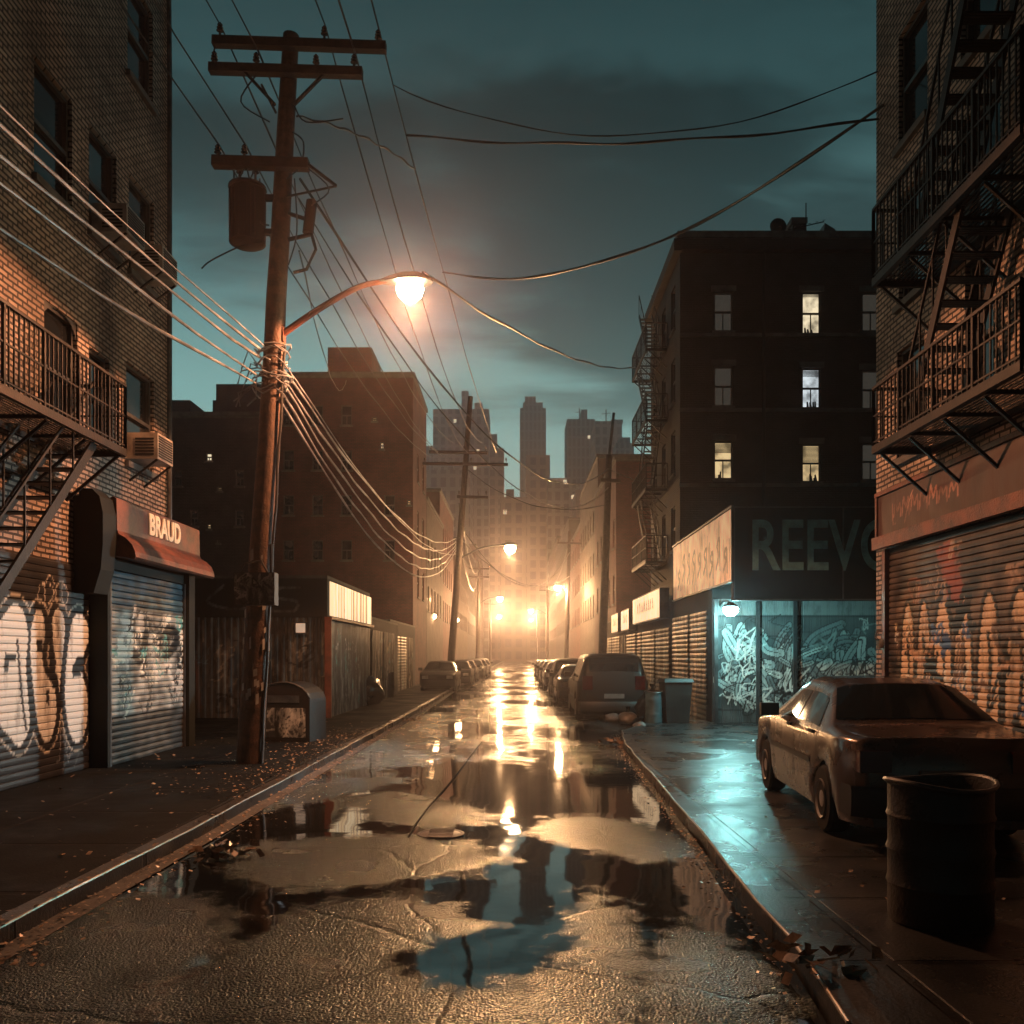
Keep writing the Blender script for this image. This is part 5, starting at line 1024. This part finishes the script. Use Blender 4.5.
van = car_proto('parked_van', 'tall black van parked at the right, nearest of the right-hand row', 'van', m_carblack, (2.58, 23.4, 0), 0, GC, 'van')
dsed = car_proto('parked_car', 'dark car directly beyond the tall black van', 'sedan', m_cargrey, (2.30, 30.6, 0), 0, GC)
van2 = dup(van, (2.35, 36.6, 0), 0, 'second dark van beyond the car behind the first van', .9)
dup(dsed, (2.3, 44.5, 0), 0, 'fourth vehicle of the right-hand row, beside the pole'); dup(dsed, (2.3, 51, 0), 0, 'fifth vehicle of the right-hand row, in the haze'); dup(dsed, (2.35, 60, 0), 0, 'sixth vehicle of the right-hand row, faint in the haze'); dup(dsed, (2.4, 70, 0), 0, 'farthest vehicle of the right-hand row')
car_l = car_proto('parked_car', 'dark sedan facing the viewer at the left, in front of the leaning pole', 'sedan', m_carblack, (-3.55, 45.4, .06), R(180), GC)
for (y, lb_) in ((52.5, 'second car of the left-hand row, just past the leaning pole'), (59, 'third car of the left-hand row, with pale haze on its bonnet'), (66, 'fourth car of the left-hand row'), (74, 'fifth car of the left-hand row, faint'), (83, 'farthest car of the left-hand row')):
    dup(car_l, (-3.2 if y < 60 else -3.0, y, .04), R(180), lb_, 1.0)

# ------------------------------------------------------------ bins, bags, litter
def drum(label, loc, r=.30, h=.88, mat=None, cat='barrel', name='trash_barrel'):
    t = thing(name, label, cat, loc); b = MB(); pr = [(r * .96, 0), (r, .02)]
    for k in range(3): z = h * (.28 + .24 * k); pr += [(r, z - .03), (r * 1.035, z), (r, z + .03)]
    pr += [(r, h - .03), (r * 1.05, h - .015), (r * 1.05, h), (r * .99, h), (r * .96, h - .05), (r * .95, h - .35)]; b.lathe(pr, n=28, jit=.004); b.v = [(x * (1 - .10 * math.exp(-((math.atan2(y, x) + 2.2) ** 2) * 6 - ((z - h * .55) / .12) ** 2)), y * (1 - .10 * math.exp(-((math.atan2(y, x) + 2.2) ** 2) * 6 - ((z - h * .55) / .12) ** 2)), z + (.02 * math.sin(math.atan2(y, x) * 2 + 1) if z > h * .9 else 0)) for x, y, z in b.v]; mesh_obj('body', b, mat or m_can, t)
    b = MB(); b.tube([(r * 1.05 * math.cos(a), r * 1.05 * math.sin(a), h + .02 * math.sin(a * 2 + 1)) for a in np.linspace(0, 6.28, 25)], .014, 6); mesh_obj('rim', b, m_steel, t)
    b = MB(); rr = random.Random(int(loc[0] * 100)); vs = []
    for i in range(7):
        for k in range(12): q = (i + 1) / 7; a = 6.283 * k / 12; vs.append((r * .9 * q * math.cos(a), r * .9 * q * math.sin(a), h - .10 - .1 * q * q + rr.uniform(-.04, .05)))
    b.add(vs, [(i * 12 + k, i * 12 + (k + 1) % 12, (i + 1) * 12 + (k + 1) % 12, (i + 1) * 12 + k) for i in range(6) for k in range(12)], True); mesh_obj('rubbish', b, m_bag, t)
    return t
drum('dark steel trash barrel on the right pavement behind the beige sedan', (2.62, 5.55, PZ), .30, .86)
def bag(label, loc, s=.35, seed=0, sq=.8, mat=None):
    r = random.Random(seed); b = MB(); vs = []; n, m = 9, 14
    for i in range(n):
        th = math.pi * i / (n - 1)
        for k in range(m):
            a = 6.283 * k / m; q = s * (1 + .16 * math.sin(3 * a + th * 4 + seed) + r.uniform(-.06, .06)); zz = -math.cos(th)
            vs.append((q * math.sin(th) * math.cos(a), q * math.sin(th) * math.sin(a), max(0, (zz + .75)) * s * sq))
    b.add(vs, [(i * m + k, i * m + (k + 1) % m, (i + 1) * m + (k + 1) % m, (i + 1) * m + k) for i in range(n - 1) for k in range(m)], True)
    t = thing('rubbish_bag', label, 'rubbish bag', loc, 0); mesh_obj('sack', b, mat or m_bag, t, 180)
    k = MB(); top = 1.75 * s * sq; k.lathe([(.05, top - .03), (.03, top + .02), (.06, top + .10), (.07, top + .13)], n=9, jit=.3); mesh_obj('knot', k, m_bag, t); return t
def rounded_bin(label, loc, w, d, h, paint=None, rz=0, name='rubbish_bin'):
    t = thing(name, label, 'bin', loc, rz); b = MB(); n = 10; pr = [(-w / 2, 0), (-w / 2, h - w * .35)] + [(-w / 2 * math.cos(a), h - w * .35 + w * .35 * math.sin(a)) for a in np.linspace(.15, math.pi - .15, n)] + [(w / 2, h - w * .35), (w / 2, 0)]
    m = len(pr); b.add([(x, -d / 2, z) for x, z in pr] + [(x, d / 2, z) for x, z in pr], [(i, (i + 1) % m, m + (i + 1) % m, m + i) for i in range(m)] + [tuple(range(m))[::-1], tuple(range(m, 2 * m))]); mesh_obj('body', b, m_can, t)
    b = MB(); b.tube([(x * 1.02, -d / 2 - .01, z * 1.005) for x, z in pr[1:-1]], .018, 6); mesh_obj('rim', b, m_steel, t)
    b = MB(); b.box(-w * .3, w * .3, -d / 2 - .02, -d / 2 - .003, h * .66, h * .78); mesh_obj('flap', b, m_steel, t)
    if paint: panel('graffiti_face', lambda u, v, d_: Vector((-w * .42 + u, -d / 2 - .006, .08 + v)), w * .84, h * .5, paint, m_shutT, t, du=.02, dv=.02, base=(.07, .075, .075))
    return t
def pb(c): tags(c, random.Random(3), 16, (.1, .7, .05, .5), [WH, (.4, .42, .4), (.5, .52, .5)], (.02, .045), (.2, .5))
x, y = gp(300, 747); rounded_bin('round-topped dark steel bin with pale graffiti beside the near utility pole', (x - .22, y + .3, PZ), 1.05, .8, 1.12, pb, R(-10))
x, y = gp(366, 708); bag('black rubbish bag slumped against the low shop side', (x, y + .2, PZ), .55, 3, 1.0); bag('smaller black bag beside the slumped one', (x - .6, y + .9, PZ), .42, 7, 1.0)
x, y = gp(387, 700); drum('rusty barrel standing past the slumped rubbish bags', (x, y, PZ), .3, .95)
x, y = gp(678, 728); t_ = thing('wheeled_bin', 'dark square wheeled bin before the orange-lit shutters', 'bin', (x, y + .35, PZ), R(4))
b = MB(); b.add([(sx * .27, sy * .26, 0) for sy in (-1, 1) for sx in (-1, 1)] + [(sx * .33, sy * .34, .98) for sy in (-1, 1) for sx in (-1, 1)], [(0, 2, 3, 1), (4, 5, 7, 6), (0, 1, 5, 4), (2, 6, 7, 3), (0, 4, 6, 2), (1, 3, 7, 5)]); mesh_obj('body', b, m_trans, t_)
b = MB(); b.add([(sx * .36, sy * .38, .985) for sy in (-1, 1) for sx in (-1, 1)] + [(sx * .33, sy * .34, 1.07) for sy in (-1, 1) for sx in (-1, 1)], [(0, 2, 3, 1), (4, 5, 7, 6), (0, 1, 5, 4), (2, 6, 7, 3), (0, 4, 6, 2), (1, 3, 7, 5)]); mesh_obj('lid', b, m_trim, t_)
for s in (-1, 1): b = MB(); b.lathe([(.02, 0), (.1, 0), (.1, .05), (.02, .05)], (s * .3 - .025, .3, .1), 14, 'X'); mesh_obj('wheel', b, m_rubber, t_)
x, y = gp(655, 728); drum('slim pale-blue drum between van and wheeled bin', (x, y + .2, PZ), .2, .75, M('blue_drum', (.06, .11, .13), .5))
bag('black bag on top of the rubbish beside the slim drum', (x + .05, y + .75, PZ), .38, 5, 1.2)
for i, (px, py, s_, lb_) in enumerate(((612, 722, .22, 'pale crumpled bag at the rear wheel of the black van'), (628, 724, .26, 'pale torn bag right of the crumpled one by the van'), (640, 730, .16, 'small scrap bag at the right end of the litter by the van'))):
    x, y = gp(px, py); bag(lb_, (x, y, 0.0), s_, 20 + i, .7, M('pale_bag', (.16, .16, .155), .4))
for (px, py, lb_) in ((612, 744, 'crumpled drift of wet leaves and paper where the right kerb ends'), (818, 988, 'small heap of wet rubbish at the near end of the right kerb'), (405, 722, 'scrap heap in the gutter at the far end of the left kerb'), (225, 858, 'wet trash scraps caught in the left gutter')):
    x, y = gp(px, py); r = random.Random(px); b = MB()
    for k in range(34):
        c = Vector((r.gauss(0, .16), r.gauss(0, .14), r.uniform(.01, .09))); v1 = Vector((r.uniform(-1, 1), r.uniform(-1, 1), r.uniform(-.6, .6))) * .06; v2 = Vector((r.uniform(-1, 1), r.uniform(-1, 1), r.uniform(-.6, .6))) * .06; b.add([c - v1, c + v2, c + v1, c - v2], [(0, 1, 2, 3)])
    o = mesh_obj('litter_heap', b, M('wet_litter', (.22, .15, .10), .25, var=.6, scale=9)); o.location = (x, y, .02 if px != 818 else .1); tag(o, lb_, 'litter heap')
# scattered leaves, crumbs and grit: nobody could count it
r = random.Random(99); b = MB()
def bit(x, y, z, s):
    c = Vector((x, y, z)); a = r.uniform(0, 6.28); e1 = Vector((math.cos(a), math.sin(a), r.uniform(-.3, .5))) * s; e2 = Vector((-math.sin(a), math.cos(a), r.uniform(-.3, .5))) * s * r.uniform(.4, .9); b.add([c - e1, c - e2, c + e1, c + e2], [(0, 1, 2, 3)])
for k in range(1500):
    y = 5 + 26 * r.random() ** 1.6; x = kx(KL, y) + r.gauss(.12, .16)
    bit(x, y, (.02 if x > kx(KL, y) else .125) + r.uniform(0, .012), r.uniform(.008, .026))
for k in range(900): y = r.uniform(10.5, 20); x = kx(KL, y) - abs(r.gauss(0, .7)) - .1; bit(x, y, .125, r.uniform(.008, .028))
for k in range(260): y = r.uniform(5, 22); bit(r.uniform(-6, kx(KL, y) - .2), y, .125, r.uniform(.01, .035))
for k in range(700): y = 4.6 + 15 * r.random(); x = kx(KR, y) - abs(r.gauss(0, .10)) - .02; bit(x, y, .015 + r.uniform(0, .012), r.uniform(.006, .022))
for k in range(160): y = r.uniform(5, 20); bit(r.uniform(kx(KR, y) + .25, 4.6), y, .125, r.uniform(.01, .03))
tag(mesh_obj('scattered_litter', b, M('litter_bits', (.42, .30, .20), .3, var=.8, scale=20)), 'scattered wet leaves, grit and paper crumbs along the kerbs', 'litter', kind='stuff')

# ------------------------------------------------------------ haze
hz = MB(); hz.box(-140, 140, -30, 420, -1.3, 108); ho = mesh_obj('haze', hz, m_conc); ho.data.materials.clear()
hm = bpy.data.materials.new('haze'); hm.use_nodes = True; t = hm.node_tree; t.nodes.clear(); o_ = t.nodes.new('ShaderNodeOutputMaterial'); pv = t.nodes.new('ShaderNodeVolumePrincipled')
pv.inputs['Color'].default_value = (.88, .84, .92, 1); pv.inputs['Density'].default_value = HAZE; pv.inputs['Anisotropy'].default_value = .88
t.links.new(pv.outputs[0], o_.inputs['Volume']); ho.data.materials.append(hm); tag(ho, 'thin night haze filling the street', 'haze', kind='stuff')
